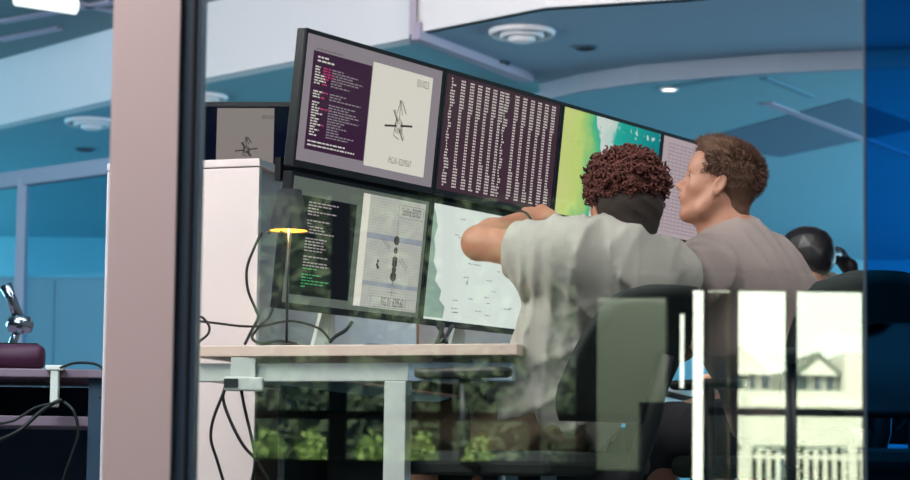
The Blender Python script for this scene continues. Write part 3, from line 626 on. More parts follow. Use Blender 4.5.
def gable(x0, x1, xa, yb, ya, nm, m, d0=-3, d1=-.4):
    y0, y1 = d0, d1; P_ = [(hx(x0)-ox, hz(yb)+.15), (hx(x1)-ox, hz(yb)+.15), (hx(xa)-ox, hz(ya)+.15)]
    MB().add([(x, y0, z) for x, z in P_]+[(x, y1, z) for x, z in P_], [(0, 2, 1), (3, 4, 5), (0, 1, 4, 3), (1, 2, 5, 4), (2, 0, 3, 5)]).build(nm, m, hs)
gable(794, 850, 822, 374, 350, 'gable_roof', 'house_roof'); gable(803, 841, 822, 374, 358, 'gable_wall', 'house_white', -.4, -.36)
hb(846, 870, 352, 391).build('tower_wall', 'house_white', hs)
gable(720, 776, 735, 374, 338, 'left_gable_roof', 'house_white')
# white picket fence
YF = 33.0; fy = 2*GY-YF
fn = empty('picket_fence', (behind(800, 440, YF)[0], fy, -.15)); tag(fn, 'white picket fence in front of the mirrored house at lower right', 'fence'); fo = fn.location.x
fb = MB()
zt_, zb_ = behind(800, 447, YF)[2]+.15, 0
i = 0; x = behind(738, 440, YF)[0]
pk_ = MB()
while x < behind(905, 440, YF)[0]:
    pk_.box((x-fo, 0, 0), (x-fo+.075, .03, zt_-.06+.03*math.sin(i))); x += .155; i += 1
pk_.build('picket_row', 'house_white', fn)
for z in (.15, zt_-.2): box((behind(738, 440, YF)[0]-fo, -.03, z), (behind(905, 440, YF)[0]-fo, 0, z+.07)).build('rail', 'house_white', fn)
for px, py in ((746, 396), (852, 440)): xx = behind(px, 440, YF)[0]-fo; box((xx-.07, -.02, 0), (xx+.07, .1, behind(px, py, YF)[2]+.15)).build('post', 'house_white', fn)
hedge('low_hedge', 728, 905, 37, .95, 2600, 'leaf_dark', .12, 'low dark hedge mirrored behind the picket fence')

# ------------------------------------------------------------------ chairs
def make_chair(loc, rz, label, group='office chairs at the bench desk', high=0., lean=0., m='chair_mesh', group_on=True):
    """local: sitter faces +Y"""
    t = empty('office_chair', (loc[0], loc[1], 0), rz); tag(t, label, 'chair', group if group_on else None)
    b = MB().box((-.23, -.22, .43), (.23, .24, .49)); b.build('seat', m, t, .025)
    # curved reclined backrest shell
    bb = MB(); n, k = 12, 12; top = .95+high
    def P_(i, j, off):
        u = -1+2*i/n; v = j/k; z = .56+(top-.56)*v
        wv = .225*(1-.18*max(0, (v-.55)/.45)**2-.25*max(0, (.25-v)/.25)**2)
        if v > .86: wv *= math.sqrt(max(.12, 1-((v-.86)/.16)**2))
        return (u*wv, -.25-(.13+lean)*v+.05*u*u-off+.02*math.sin(v*3.1), z)
    F_ = [P_(i, j, 0) for j in range(k+1) for i in range(n+1)]; G_ = [P_(i, j, .025) for j in range(k+1) for i in range(n+1)]; N = len(F_)
    fs = []
    for j in range(k):
        for i in range(n):
            a = j*(n+1)+i; fs += [(a, a+1, a+n+2, a+n+1), (N+a, N+a+n+1, N+a+n+2, N+a+1)]
    for i in range(n): fs += [(i, N+i, N+i+1, i+1), (k*(n+1)+i, k*(n+1)+i+1, N+k*(n+1)+i+1, N+k*(n+1)+i)]
    for j in range(k): a = j*(n+1); fs += [(a, a+n+1, N+a+n+1, N+a), (a+n, N+a+n, N+a+2*n+1, a+2*n+1)]
    MB().add(F_+G_, fs).build('backrest', m, t, smooth=True)
    MB().tube([(0, -.1, .42), (0, -.3, .43), (0, -.345, .55), (0, -.36-lean*.5, .72)], [.03, .028, .025, .02], 10).build('spine', 'chair_plastic', t, smooth=True)
    for s in (-1, 1):
        a = MB().tube([(s*.2, 0, .44), (s*.27, 0, .46), (s*.275, -.0, .66)], .015, 8).build('armrest', 'chair_plastic', t, smooth=True)
        box((s*.275-.035, -.12, .66), (s*.275+.035, .13, .685)).build('arm_pad', 'chair_plastic', a, .01)
    MB().tube([(0, 0, .1), (0, 0, .43)], .028, 12).build('gas_lift', 'chair_plastic', t, smooth=True)
    for i in range(5):
        an = i*2*math.pi/5+.3; l = MB().tube([(0, 0, .12), (.28*math.cos(an), .28*math.sin(an), .075)], [.03, .018], 8).build('leg', 'chair_plastic', t, smooth=True)
        MB().lathe([(.001, -.012), (.028, -.012), (.03, 0), (.028, .012), (.001, .012)], (0, 0, 0), 14, Matrix.Translation((.28*math.cos(an), .28*math.sin(an), .03)) @ Matrix.Rotation(R(90), 4, 'X')).build('castor', 'chair_plastic', l, smooth=True)
    return t

# ------------------------------------------------------------------ bodies: smooth blended volumes turned into one surface
def nets(F, xs, ys, zs):
    ins = F < 0
    c = [ins[i:ins.shape[0]-1+i, j:ins.shape[1]-1+j, k:ins.shape[2]-1+k] for i in (0, 1) for j in (0, 1) for k in (0, 1)]
    sm = np.zeros(c[0].shape, np.int8)
    for q in c: sm += q
    act = np.argwhere((sm > 0) & (sm < 8)); I, J, K = act.T
    idx = -np.ones(c[0].shape, np.int32); idx[I, J, K] = np.arange(len(act))
    acc = np.zeros((len(act), 3)); cnt = np.zeros(len(act))
    X3 = [xs, ys, zs]
    cor = [(i, j, k) for i in (0, 1) for j in (0, 1) for k in (0, 1)]
    for a in cor:
        for ax in range(3):
            if a[ax]: continue
            b = list(a); b[ax] = 1
            fa = F[I+a[0], J+a[1], K+a[2]]; fb_ = F[I+b[0], J+b[1], K+b[2]]; s = (fa < 0) != (fb_ < 0)
            t = np.where(s, fa/np.where(s, fa-fb_, 1), 0)
            pa = np.stack([X3[q][act[:, q]+a[q]] for q in range(3)], 1); pb_ = np.stack([X3[q][act[:, q]+b[q]] for q in range(3)], 1)
            acc += np.where(s[:, None], pa+(pb_-pa)*t[:, None], 0); cnt += s
    V_ = acc/cnt[:, None]; fs = []
    nx, ny, nz = idx.shape
    for ax in range(3):
        sl0 = [slice(1, n_-1) for n_ in ins.shape]; sl0[ax] = slice(0, ins.shape[ax]-1); sl1 = list(sl0); sl1[ax] = slice(1, ins.shape[ax])
        a = ins[tuple(sl0)]; b = ins[tuple(sl1)]; e = np.argwhere(a != b)
        if not len(e): continue
        sgn = a[tuple(e.T)]; o = e+np.array([1 if q != ax else 0 for q in range(3)])
        u, w = [(1, 2), (2, 0), (0, 1)][ax]
        def cell(du, dw):
            p = o.copy(); p[:, u] -= du; p[:, w] -= dw; return idx[tuple(p.T)]
        q = np.stack([cell(1, 1), cell(0, 1), cell(0, 0), cell(1, 0)], 1); q[~sgn] = q[~sgn][:, ::-1]; fs.append(q)
    return V_, np.concatenate(fs)
class Body:
    def __init__(s): s.p = []
    def cone(s, a, b, ra, rb, k=.02, sub=False, sq=None):
        s.p.append(('c', np.array(a, float), np.array(b, float), ra, rb, k, sub, sq)); return s
    def ell(s, c, r, M=None, k=.02, sub=False):
        s.p.append(('e', np.array(c, float), np.array(r, float), np.eye(3) if M is None else np.array(M), None, k, sub, None)); return s
    def cut(s, pt, n): s.p.append(('h', np.array(pt, float), np.array(n, float), None, None, 0, False, None)); return s
    def mesh(s, name, m, parent, coarse=.009, fine=(), fh=.003, noise=None, smooth=True, shell=None):
        lo = np.full(3, 1e9); hi = -lo; bbs = []
        for q in s.p:
            if q[0] == 'c': mr = max(q[3], q[4]); a = np.minimum(q[1], q[2])-mr; b = np.maximum(q[1], q[2])+mr
            elif q[0] == 'e': mr = np.abs(q[3]).T @ q[2]; a = q[1]-mr; b = q[1]+mr
            else: bbs.append(None); continue
            bbs.append((a, b))
            if not q[6]: lo = np.minimum(lo, a); hi = np.maximum(hi, b)
        lo -= .03; hi += .03; ax = []
        for d in range(3):
            v = [lo[d]]
            while v[-1] < hi[d]:
                x = v[-1]; h = coarse
                for c0, c1 in fine:
                    if c0[d]-.004 <= x <= c1[d]: h = fh
                    elif x < c0[d] < x+h: h = max(fh, c0[d]-x)
                v.append(x+h)
            ax.append(np.array(v))
        F = np.full([len(v) for v in ax], .06)
        for q, bb in zip(s.p, bbs):
            if bb is None: sl = (slice(None),)*3
            else:
                pad = q[5]+.02; sl = tuple(slice(max(0, np.searchsorted(ax[d], bb[0][d]-pad)-1), np.searchsorted(ax[d], bb[1][d]+pad)+1) for d in range(3))
            G = np.meshgrid(*[ax[d][sl[d]] for d in range(3)], indexing='ij', sparse=True)
            if q[0] == 'c':
                a, b = q[1], q[2]; ba = b-a; L2 = ba@ba+1e-12
                P0, P1, P2 = G[0]-a[0], G[1]-a[1], G[2]-a[2]
                t = np.clip((P0*ba[0]+P1*ba[1]+P2*ba[2])/L2, 0, 1)
                D0, D1, D2 = P0-t*ba[0], P1-t*ba[1], P2-t*ba[2]
                if q[7] is not None:      # flattened section: (axis, factor)
                    n_, f = q[7]; n_ = np.array(n_)/np.linalg.norm(n_); dn = D0*n_[0]+D1*n_[1]+D2*n_[2]; e_ = 1/f-1
                    D0, D1, D2 = D0+dn*n_[0]*e_, D1+dn*n_[1]*e_, D2+dn*n_[2]*e_
                d_ = np.sqrt(D0**2+D1**2+D2**2)-(q[3]+(q[4]-q[3])*t)
            elif q[0] == 'e':
                P_ = np.stack(np.broadcast_arrays(G[0]-q[1][0], G[1]-q[1][1], G[2]-q[1][2]), -1) @ q[3].T
                k0 = np.sqrt(((P_/q[2])**2).sum(-1)); k1 = np.sqrt(((P_/q[2]**2)**2).sum(-1))+1e-9; d_ = k0*(k0-1)/k1
            else:
                d_ = (G[0]-q[1][0])*q[2][0]+(G[1]-q[1][1])*q[2][1]+(G[2]-q[1][2])*q[2][2]; F = np.maximum(F, d_); continue
            k = q[5]; Fs = F[sl]
            if q[6]: h = np.maximum(k-np.abs(-d_-Fs), 0)/k; F[sl] = np.maximum(Fs, -d_)+h*h*k*.25
            else: h = np.maximum(k-np.abs(d_-Fs), 0)/k; F[sl] = np.minimum(Fs, d_)-h*h*k*.25
        if noise is not None:
            G = np.meshgrid(*ax, indexing='ij', sparse=True); F = F+noise(*G)
        V_, f = nets(F, *ax)
        me = bpy.data.meshes.new(name); me.from_pydata(V_.tolist(), [], f.tolist()); me.update()
        if smooth: me.polygons.foreach_set('use_smooth', [True]*len(me.polygons))
        me.materials.append(MT[m]); o = bpy.data.objects.new(name, me); COL.objects.link(o)
        o.parent = parent
        if parent is not None: o.matrix_parent_inverse = Matrix.Translation(-Vector(parent.location))
        sm = o.modifiers.new('smooth', 'SMOOTH'); sm.iterations = 2; sm.factor = .5
        return o
def unit(v): v = np.array(v, float); return v/np.linalg.norm(v)
class Head:
    """frame: f forward, l the figure's left, u up; metres"""
    def __init__(s, c, yaw, pitch, roll=0., sc=1.):
        f = np.array([math.cos(yaw)*math.cos(pitch), math.sin(yaw)*math.cos(pitch), math.sin(pitch)]); l = unit(np.cross([0, 0, 1], f)); u = np.cross(f, l)
        s.l = math.cos(roll)*l+math.sin(roll)*u; s.u = np.cross(f, s.l); s.f = f; s.c = np.array(c, float); s.sc = sc; s.M = np.array([s.f, s.l, s.u])
    def P(s, f, l, u): return s.c+(s.f*f+s.l*l+s.u*u)*s.sc
    def build(s, B):
        e = lambda c, r, k=.015, sub=False: B.ell(s.P(*c), np.array(r)*s.sc, s.M, k, sub)
        c_ = lambda a, b, ra, rb, k=.012, sub=False: B.cone(s.P(*a), s.P(*b), ra*s.sc, rb*s.sc, k, sub)
        e((-.012, 0, .045), (.098, .075, .084)); e((.032, 0, -.015), (.060, .058, .088), .03)
        for t in (-1, 1):
            c_((-.005, t*.055, -.035), (.030, t*.045, -.085), .018, .016, .03); c_((.030, t*.045, -.085), (.070, t*.014, -.103), .016, .014, .02)
        e((.070, 0, -.102), (.019, .024, .017), .02)
        for t in (-1, 1): e((.062, t*.042, -.018), (.022, .02, .022), .025)
        c_((.079, -.036, .030), (.079, .036, .030), .013, .013, .02); e((.062, 0, .055), (.032, .05, .04), .03)
        for t in (-1, 1): e((.094, t*.030, .008), (.014, .016, .011), .012, True)
        c_((.086, 0, .022), (.108, 0, -.020), .008, .011, .012); e((.112, 0, -.026), (.013, .012, .010), .01)
        for t in (-1, 1): e((.100, t*.012, -.029), (.011, .008, .008), .008)
        e((.084, 0, -.055), (.018, .028, .022), .02)
        e((.096, 0, -.052), (.009, .022, .006), .006); e((.093, 0, -.065), (.009, .020, .0065), .006); c_((.104, -.022, -.0585), (.104, .022, -.0585), .0022, .0022, .003, True)
        for t in (-1, 1):
            c = s.P(-.010, t*.075, -.002); tilt = .25
            Mr = np.array([s.f*math.cos(tilt)+s.u*math.sin(tilt), s.l*1.0, -s.f*math.sin(tilt)+s.u*math.cos(tilt)])
            B.ell(c+s.l*t*.006, np.array([.018, .008, .032])*s.sc, Mr, .006); B.ell(c+s.l*t*.013+s.f*.002, np.array([.010, .006, .020])*s.sc, Mr, .005, True)
            B.ell(s.P(-.006, t*.080, -.028), np.array([.008, .006, .010])*s.sc, s.M, .006)
        return s
    def box_(s, r=.135): return (s.c-r*s.sc, s.c+r*s.sc)
    def face(s, parent):
        for t in (-1, 1):
            c = s.P(.0768, t*.030, .009)
            e = MB().lathe([(.0115*math.sin(a)*s.sc+1e-5, -.0115*math.cos(a)*s.sc) for a in np.linspace(0, math.pi, 9)], (0, 0, 0), 14).build('eye', 'eye_white', parent, smooth=True)
            e.matrix_parent_inverse = Matrix.Translation(-Vector(parent.location)); e.location = c
            ir = MB().lathe([(.0055*s.sc, 0), (.005*s.sc, .0012), (.001, .0022)], n=14).build('iris', 'iris', e, smooth=True)
            ir.rotation_euler = Vector(s.f).to_track_quat('Z', 'Y').to_euler(); ir.location = Vector(s.f)*.0108*s.sc
            b = MB().tube([s.P(.090, t*.014, .026), s.P(.089, t*.030, .031), s.P(.075, t*.046, .026)], [.003, .004, .002], 6).build('eyebrow', 'hair_brown' , parent, smooth=True)
            b.matrix_parent_inverse = Matrix.Translation(-Vector(parent.location))
        b = MB().tube([s.P(.1000, -.018, -.0585), s.P(.1045, 0, -.0580), s.P(.1000, .018, -.0585)], [.002, .0035, .002], 6).build('lips', 'lip', parent, smooth=True)
        b.matrix_parent_inverse = Matrix.Translation(-Vector(parent.location))
def hand(B, wrist, d, back, side, curl=.5, sc=1., thumb=.6):
    d = unit(d); n = unit(np.array(back)-d*np.dot(back, d)); s = unit(np.array(side)-d*np.dot(side, d)-n*np.dot(side, n)); w = np.array(wrist, float)
    for q in (-.024, -.008, .008, .024): B.cone(w+d*.01+s*q*.6, w+d*.080*sc+s*q, .0155, .0115, .010)
    for i, (q, L) in enumerate(((.030, .070), (.010, .078), (-.010, .073), (-.029, .058))):
        p = w+d*(.084-.004*(i in (0, 3)))+s*q; ang = 0
        for seg, fr_ in enumerate((.46, .30, .24)):
            ang += curl*(1+.08*i); dr = d*math.cos(ang)-n*math.sin(ang); q2 = p+dr*L*sc*fr_; B.cone(p, q2, .0086-.0007*seg, .0080-.0008*seg, .0035); p = q2
    p = w+d*.025+s*.026; dr = unit(d*.65+s*.75-n*.3); q1 = p+dr*.038; B.cone(p, q1, .013, .0105, .008)
    dr2 = unit(dr*(1-thumb)+d*thumb-n*.3*thumb); q2 = q1+dr2*.03; B.cone(q1, q2, .0100, .0088, .004); B.cone(q2, q2+unit(dr2-n*.2)*.022, .0088, .0075, .004)
def fabric(seed, amp=.004, sx=62, dirs=5):
    r = np.random.default_rng(seed); K_ = [(unit(r.normal(size=3)*np.array([1, 1, .7])), unit(r.normal(size=3)), r.uniform(.6, 1.3)*sx, r.uniform(0, 6.28)) for _ in range(dirs)]
    def f(X_, Y_, Z_):
        o = 0
        for n_, m_, w_, ph in K_:
            a = w_*.5*(n_[0]*X_+n_[1]*Y_+n_[2]*Z_)+ph+1.1*np.sin(9*(m_[0]*X_+m_[1]*Y_+m_[2]*Z_)+ph)
            mk = .5+.5*np.sin(11*(m_[2]*X_-m_[0]*Y_+m_[1]*Z_)+2*ph)
            o = o-(1-np.abs(np.sin(a)))**3*mk*2
        return o*amp
    return f
def limb(B, pts, rs, k=.03):
    for i in range(len(pts)-1): B.cone(pts[i], pts[i+1], rs[i], rs[i+1], k)
def shoe(parent, ankle, g, name='shoe'):
    g = unit([g[0], g[1], 0]); a = np.array(ankle); B = Body(); z0 = .045
    B.cone([*(a[:2]-g[:2]*.04), z0], [*(a[:2]+g[:2]*.15), z0-.008], .042, .034, .03, sq=((0, 0, 1), .9)); B.cone([*a[:2], .06], [*a[:2], .10], .042, .04, .03)
    B.cut((0, 0, .002), (0, 0, -1)); return B.mesh(name, 'shoe', parent, .008)

UP = np.array([0, 0, 1.])
def frame(g): g = unit([*g, 0]); return g, np.cross(UP, g)
def torso(B, C7, chest, waist, pelvis, SL, SR, g, l, grow=0., k=.05):
    up = unit(C7-pelvis); ff = unit(g-up*np.dot(g, up)); M = np.array([ff, l, np.cross(ff, l)])
    B.ell(chest, np.array([.105, .160, .19])+grow, M, k); B.ell(chest+(C7-chest)*.35-ff*.02, np.array([.085, .165, .10])+grow, M, k)
    B.ell(waist, np.array([.098, .138, .17])+grow, M, k); B.ell(pelvis, np.array([.115, .160, .12])+grow, M, k)
    B.cone(C7-UP*.05+l*.03, SL-UP*.0, .052+grow, .054+grow, .05); B.cone(C7-UP*.05-l*.03, SR, .052+grow, .054+grow, .05)
    B.cone(C7-UP*.01, C7-UP*.08, .058+grow, .09+grow, .05)
def make_person(spec):
    g, l = frame(spec['g']); hd_ = Head(spec['head'], math.atan2(spec['hg'][1], spec['hg'][0]), spec.get('pitch', 0), spec.get('roll', 0), spec.get('sc', .95))
    C7, chest, waist, pelvis = [np.array(spec[k], float) for k in ('C7', 'chest', 'waist', 'pelvis')]
    SL, SR, EL, ER, WL, WR = [np.array(spec[k], float) for k in ('SL', 'SR', 'EL', 'ER', 'WL', 'WR')]
    KL, KR, AL, AR = [np.array(spec[k], float) for k in ('KL', 'KR', 'AL', 'AR')]
    t = empty('person', (pelvis[0], pelvis[1], 0)); tag(t, spec['label'], 'person')
    B = Body(); hd_.build(B)
    B.cone(hd_.P(-.028, 0, -.045), C7-UP*.02, .056*hd_.sc, .060, .025); B.cone(hd_.P(.02, 0, -.075), C7+g*.035-UP*.06, .034, .05, .03)
    torso(B, C7, chest, waist, pelvis, SL, SR, g, l)
    s_ = spec.get('arm', 1.)
    for S0, E0_, W0 in ((SL, EL, WL), (SR, ER, WR)):
        B.cone(S0, E0_, .053*s_, .041*s_, .03); m_ = E0_+(W0-E0_)*.3; B.cone(E0_, m_, .040*s_, .043*s_, .02); B.cone(m_, W0, .042*s_, .026*s_, .02)
    for K0, A0, sd in ((KL, AL, 1), (KR, AR, -1)):
        h0 = pelvis+l*sd*.085+g*.03; B.cone(h0, K0, .085, .055, .04); m_ = K0+(A0-K0)*.3-g*.015; B.cone(K0, m_, .052, .055, .03); B.cone(m_, A0, .055, .035, .02)
        B.cone(A0, A0+g*.12-UP*.035, .034, .025, .02)
    for W0, nm in ((WL, 'L'), (WR, 'R')):
        h_ = spec['hand'+nm]; hand(B, W0, h_[0], h_[1], h_[2], h_[3])
    fine = [hd_.box_()] + [(W0+unit(spec['hand'+n_][0])*.08-.1, W0+unit(spec['hand'+n_][0])*.08+.1) for W0, n_ in ((WL, 'L'), (WR, 'R')) if spec.get('fine'+n_)]
    body = B.mesh('body', spec['skin'], t, .010, fine, .0035)
    # shirt
    Bs = Body(); torso(Bs, C7, chest, waist, pelvis+UP*.03, SL, SR, g, l, .014, .06)
    for S0, E0_ in ((SL, EL), (SR, ER)):
        c_ = S0+(E0_-S0)*spec.get('sleeve', .55); Bs.cone(S0, c_, .070, spec.get('cuff', .066), .07); Bs.cone(S0-UP*.025, c_-UP*spec.get('droop', 0), .058, .052, .03)
        Bs.ell(c_+unit(E0_-S0)*.045, (.052, .052, .052), None, .006, True)
    Bs.cone(hd_.P(-.028, 0, -.045), C7+UP*.012, .045, .055, .01, True)
    sh_ = Bs.mesh('shirt', spec['shirt'], t, .008, (), .004, fabric(spec['seed'], spec.get('fold', .0035), 60))
    # collar
    cb_ = Body(); ax_ = unit(hd_.P(-.028, 0, -.045)-C7)
    n_ = 28; e1 = unit(np.cross(ax_, g)); e2 = np.cross(ax_, e1); cc = C7+UP*.010
    pts = [cc+(e1*math.cos(a)*.067+e2*math.sin(a)*.066)+ax_*(.012*math.cos(a*1)+0)*0+g*0 for a in np.linspace(0, 2*math.pi, n_)]
    cl = MB().tube(pts, .010 if spec.get('collar', 1) == 1 else .014, 8).build('collar', spec['shirt'], t, smooth=True); cl.matrix_parent_inverse = Matrix.Translation(-Vector(t.location))
    # trousers
    Bt = Body(); up = unit(C7-pelvis); M = np.array([g, l, UP])
    Bt.ell(pelvis, (.125, .172, .105), M, .05)
    for K0, A0, sd in ((KL, AL, 1), (KR, AR, -1)):
        h0 = pelvis+l*sd*.085+g*.03; Bt.cone(h0, K0, .094, .070, .05); Bt.cone(K0, A0+UP*.05, .068, .056, .04)
    Bt.mesh('trousers', spec['trousers'], t, .011, (), .004, fabric(spec['seed']+1, .004))
    shoe(t, AL, g); shoe(t, AR, g)
    hd_.face(t)
    return t, hd_
def tp(o, t): o.matrix_parent_inverse = Matrix.Translation(-Vector(t.location)); return o

# ---- the curly-haired person, seen from behind, arm raised
gd = (-.62, .785); g, l = frame(gd)
hc = at(624, 203, 4.86)
SL = at(566, 256, 4.76); SR = at(668, 276, 4.96); EL = at(479, 243, 4.93); WL = at(524, 221, 5.10)
pelv = at(550, 428, 4.93)
KL = pelv+g*.42+l*.10-UP*.01; KR = pelv+g*.42-l*.12; AL = KL-UP*.44+g*.02; AR = KR-UP*.44; AL[2] = AR[2] = .09
ER = at(622, 268, 5.20); WR = at(594, 255, 5.36)
hdir = unit(at(548, 212, 5.14)-WL)
sp_ = dict(g=gd, hg=(-.36, .93), pitch=.06, head=hc, C7=at(617, 246, 4.83), chest=at(603, 298, 4.87), waist=at(564, 364, 4.90), pelvis=pelv, SL=SL, SR=SR, EL=EL, ER=ER, WL=WL, WR=WR,
           KL=KL, KR=KR, AL=AL, AR=AR, handL=(hdir, (-.1, -.7, .8), (.2, .8, .5), .75), handR=(l+UP*.3, g, UP, .7), fineL=True, skin='skin_tan', shirt='shirt_light', trousers='trousers_tan', seed=4, sc=.95,
           sleeve=.40, cuff=.070, droop=.040, fold=.0050, label='person with auburn curly hair and light grey t-shirt, seated with back turned and elbow raised')
pc_, hh = make_person(sp_)
Bh = Body(); Bh.ell(hh.P(-.020, 0, -.002), np.array([.094, .083, .078])*.97, hh.M, .02); Bh.cone(hh.P(-.040, 0, -.02), hh.P(-.050, 0, -.068), .070, .062, .03); Bh.ell(hh.P(.10, 0, -.03), (.07, .09, .10), hh.M, .01, True)
tp(Bh.mesh('cropped_hair', 'hair_fade', pc_, .006, (), .004, fabric(9, .001, 160)), pc_)
Bh = Body(); Bh.ell(hh.P(-.008, 0, .050), (.101, .091, .080), hh.M, .02)
def bump(X_, Y_, Z_): return .004*np.sin(120*X_+40*Z_)*np.sin(110*Y_)*np.sin(130*Z_+30*X_)
tp(Bh.mesh('hair_mass', 'hair_auburn', pc_, .006, (), .004, bump), pc_)
b = MB(); n_c = 0
while n_c < 760:
    d = unit(rng.normal(size=3)); q = hh.P(-.008, 0, .050) + hh.M.T @ (d*np.array([.100, .088, .078]))
    loc = hh.M @ (q-hh.c)
    if loc[2] < -.022 or (loc[0] > .08 and loc[2] < .06): continue
    n_c += 1; nn = unit(hh.M.T @ d); q = q+nn*min(abs(rng.normal()), 1.6)*.004; a1 = unit(np.cross(nn, rng.normal(size=3))); a2 = np.cross(nn, a1); ax_ = unit(nn+.9*a1*rng.normal()*.5)
    e1 = unit(np.cross(ax_, a2)); e2 = np.cross(ax_, e1); r0 = rng.uniform(.0055, .0095); Lc = rng.uniform(.012, .026); ph = rng.uniform(0, 6.28); tn = rng.uniform(1.0, 1.8)
    pts = [q+ax_*(Lc*s-.004)+(e1*math.cos(ph+s*tn*6.28)+e2*math.sin(ph+s*tn*6.28))*r0*(1-.35*s) for s in np.linspace(0, 1, 11)]
    b.tube(pts, [.0034-.0018*abs(s-.4) for s in np.linspace(0, 1, 11)], 5)
tp(b.build('curls', 'hair_auburn', pc_, smooth=True), pc_)
wr = WL+unit(EL-WL)*.012; axw = unit(WL-EL); e1 = unit(np.cross(axw, UP)); e2 = np.cross(axw, e1)
tp(MB().tube([wr+(e1*math.cos(a)+e2*math.sin(a))*.029 for a in np.linspace(0, 6.2832, 25)], .0035, 6).build('bracelet', 'strap_black', pc_, smooth=True), pc_)
make_chair(pelv+unit([-.80, .60, 0])*.06, math.atan2(.60, -.80)-math.pi/2, 'dark mesh office chair that the curly-haired person leans back in', high=-.07, lean=.06)

# ---- the man in profile
gd = (-.50, .866); g, l = frame(gd)
hc = at(719, 187, 5.12)
pelv = at(792, 432, 5.30)
SL = at(705, 272, 5.04); SR = at(788, 304, 5.24); EL = at(690, 338, 5.22); WL = at(656, 360, 5.40)
KL = pelv+g*.34+l*.20; KR = pelv+g*.42-l*.06; AL = KL-UP*.44; AR = KR-UP*.44; AL[2] = AR[2] = .09
ER = SR+g*.14-UP*.24; WR = ER+g*.20+l*.10-UP*.04
sp_ = dict(g=gd, hg=(-.975, .22), pitch=.26, head=hc, C7=at(734, 239, 5.13), chest=at(748, 308, 5.17), waist=at(775, 368, 5.24), pelvis=pelv, SL=SL, SR=SR, EL=EL, ER=ER, WL=WL, WR=WR,
           KL=KL, KR=KR, AL=AL, AR=AR, handL=(at(628, 388, 5.42)-at(656, 360, 5.36), (.1, -.5, .8), (.2, .8, .2), .25), handR=(g+l, UP, l, .4), fineL=True, skin='skin_pale', shirt='shirt_grey', trousers='trousers_dark', seed=12, sc=.88,
           sleeve=.62, cuff=.062, collar=2, fold=.0036, label='man in profile with short brown hair and grey polo shirt, looking up at the screens')
pm, hm_ = make_person(sp_)
def short_hair(t, h, m, n, back=-.06, seed=1, L=(.010, .022), top=.022):
    r = np.random.default_rng(seed); B = Body()
    B.ell(h.P(-.016, 0, .052), np.array([.102, .079, .086])*h.sc, h.M, .02); B.cone(h.P(-.045, 0, 0), h.P(-.060, 0, back), .062*h.sc, .046*h.sc, .03)
    B.ell(h.P(.10, 0, -.005), np.array([.052, .10, .062])*h.sc, h.M, .02, True); B.ell(h.P(.035, 0, -.035), np.array([.052, .12, .062])*h.sc, h.M, .01, True)
    B.ell(h.P(.03, 0, .112), np.array([.062, .062, .028])*h.sc, h.M, .03)
    tp(B.mesh('hair', m, t, .005, (), .004, fabric(seed, .0012, 220)), t)
    b = MB(); c = 0
    while c < n:
        d = unit(r.normal(size=3)); p = np.array([-.016, 0, .052])+d*np.array([.103, .080, .087]); x, y, z = p
        if z < .0 and x > -.055: continue
        if z < -.045 or (x > .052 and z < .085) or (x > -.0 and z < .03 and abs(y) > .04): continue
        c += 1; bl = min(1, max(0, (z-.05)/.06)); cmb = np.array([.9, 0, .25])*bl+np.array([-.35, 0, -.8])*(1-bl); ln = r.uniform(*L)+(top*max(0, x+.02)/.08 if z > .10 else 0)
        o = unit(d*.55+cmb*.7+r.normal(size=3)*.18); q = h.P(*p); v = h.M.T @ o; w_ = unit(np.cross(v, r.normal(size=3)))*.0011
        v2 = unit(v+h.M.T @ (d*.35)); q1 = q+v*ln*.55; q2 = q1+v2*ln*.45 if bl > .6 else q1+v*ln*.45
        b.add([q-w_, q+w_, q1+w_*.8, q1-w_*.8, q2], [(0, 1, 2, 3), (3, 2, 4)])
    tp(b.build('hair_strands', m, t), t)
short_hair(pm, hm_, 'hair_brown', 6500, seed=5)
wr = WL+unit(EL-WL)*.02; axw = unit(WL-EL); e1 = unit(np.cross(axw, UP)); e2 = np.cross(axw, e1)
wt = tp(MB().tube([wr+(e1*math.cos(a)+e2*math.sin(a))*.030 for a in np.linspace(0, 6.2832, 25)], .0045, 6).build('watch', 'chrome', pm, smooth=True), pm)
make_chair(pelv, math.atan2(g[1], g[0])-math.pi/2, 'dark mesh office chair under the man in profile')

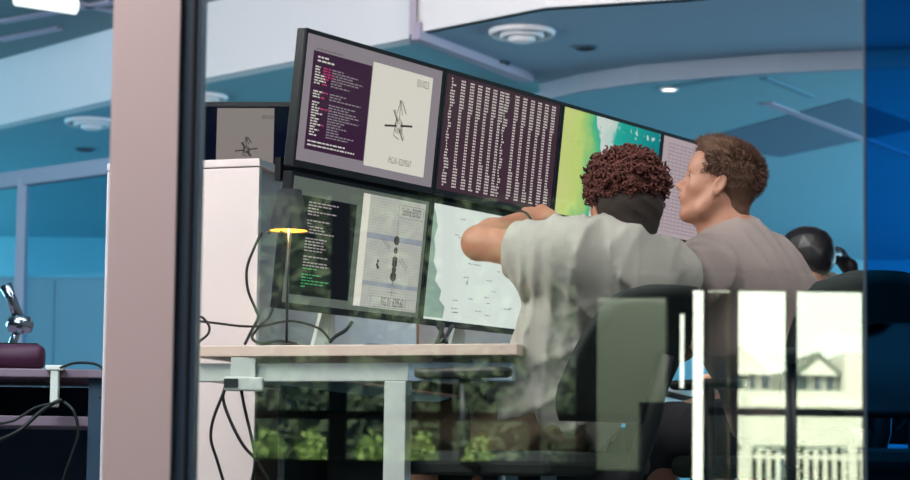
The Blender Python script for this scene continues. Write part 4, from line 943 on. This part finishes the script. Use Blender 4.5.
# ---- the woman at the far end
gd = (-.75, .66); g, l = frame(gd)
hc = at(802, 262, 7.3); pelv = at(846, 404, 7.45); pelv[2] = .58
C7 = at(822, 291, 7.36); SL = C7+l*.165-UP*.075+g*.0; SR = C7-l*.165-UP*.075
EL = SL-UP*.24+g*.12; ER = SR-UP*.24+g*.12; WL = EL+g*.22-l*.04; WR = ER+g*.22+l*.04
KL = pelv+g*.40+l*.09; KR = pelv+g*.40-l*.09; AL = KL-UP*.44; AR = KR-UP*.44; AL[2] = AR[2] = .09
sp_ = dict(g=gd, hg=(-.9, .44), pitch=-.05, head=hc, C7=C7, chest=C7+(pelv-C7)*.33+g*.02, waist=C7+(pelv-C7)*.68+g*.02, pelvis=pelv, SL=SL, SR=SR, EL=EL, ER=ER, WL=WL, WR=WR,
           KL=KL, KR=KR, AL=AL, AR=AR, handL=(g, UP, -l, .3), handR=(g, UP, l, .3), skin='skin_brown', shirt='shirt_white', trousers='trousers_dark', seed=20, sc=.93, arm=.85,
           label='woman with a black ponytail and white shirt, sitting furthest away on the right')
pw_, hw = make_person(sp_)
B = Body(); B.ell(hw.P(-.020, 0, .045), np.array([.108, .084, .092])*.95, hw.M, .02); B.ell(hw.P(-.06, 0, .0), np.array([.062, .066, .058]), hw.M, .03)
B.ell(hw.P(.11, 0, -.01), (.06, .09, .075), hw.M, .02, True); B.ell(hw.P(.02, 0, -.045), (.055, .12, .05), hw.M, .02, True)
tp(B.mesh('hair', 'hair_black', pw_, .007, (), .004, fabric(31, .0012, 150)), pw_)
b = Body(); tl = [hw.P(-.10, 0, .03), at(838, 255, 7.42), at(850, 268, 7.44), at(856, 290, 7.44), at(860, 306, 7.42)]; limb(b, tl, [.016, .026, .027, .022, .010], .02)
tp(b.mesh('ponytail', 'hair_black', pw_, .006, (), .004, fabric(33, .0015, 120)), pw_)
e1 = unit(tl[1]-tl[0]); e2 = unit(np.cross(e1, UP)); e3 = np.cross(e1, e2); cc = np.array(tl[0])+e1*.012
tp(MB().tube([cc+(e2*math.cos(a)+e3*math.sin(a))*.019 for a in np.linspace(0, 6.2832, 19)], .004, 6).build('hair_tie', 'strap_black', pw_, smooth=True), pw_)
er = hw.P(-.006, .083, -.038); tp(MB().tube([er+(hw.f*math.cos(a)+hw.u*math.sin(a))*.007 for a in np.linspace(0, 6.2832, 15)], .0016, 5).build('earring', 'gold', pw_, smooth=True), pw_)
make_chair(pelv, math.atan2(g[1], g[0])-math.pi/2, 'dark mesh office chair under the woman with the ponytail', high=-.28)

# ---- black chair close by on the right, behind the blue glass
cx_ = at(925, 330, 3.9)
make_chair((cx_[0]+.02, 3.95), R(170), 'high-backed black office chair standing close by at the right edge', high=-.18, m='seal_black', group_on=False)
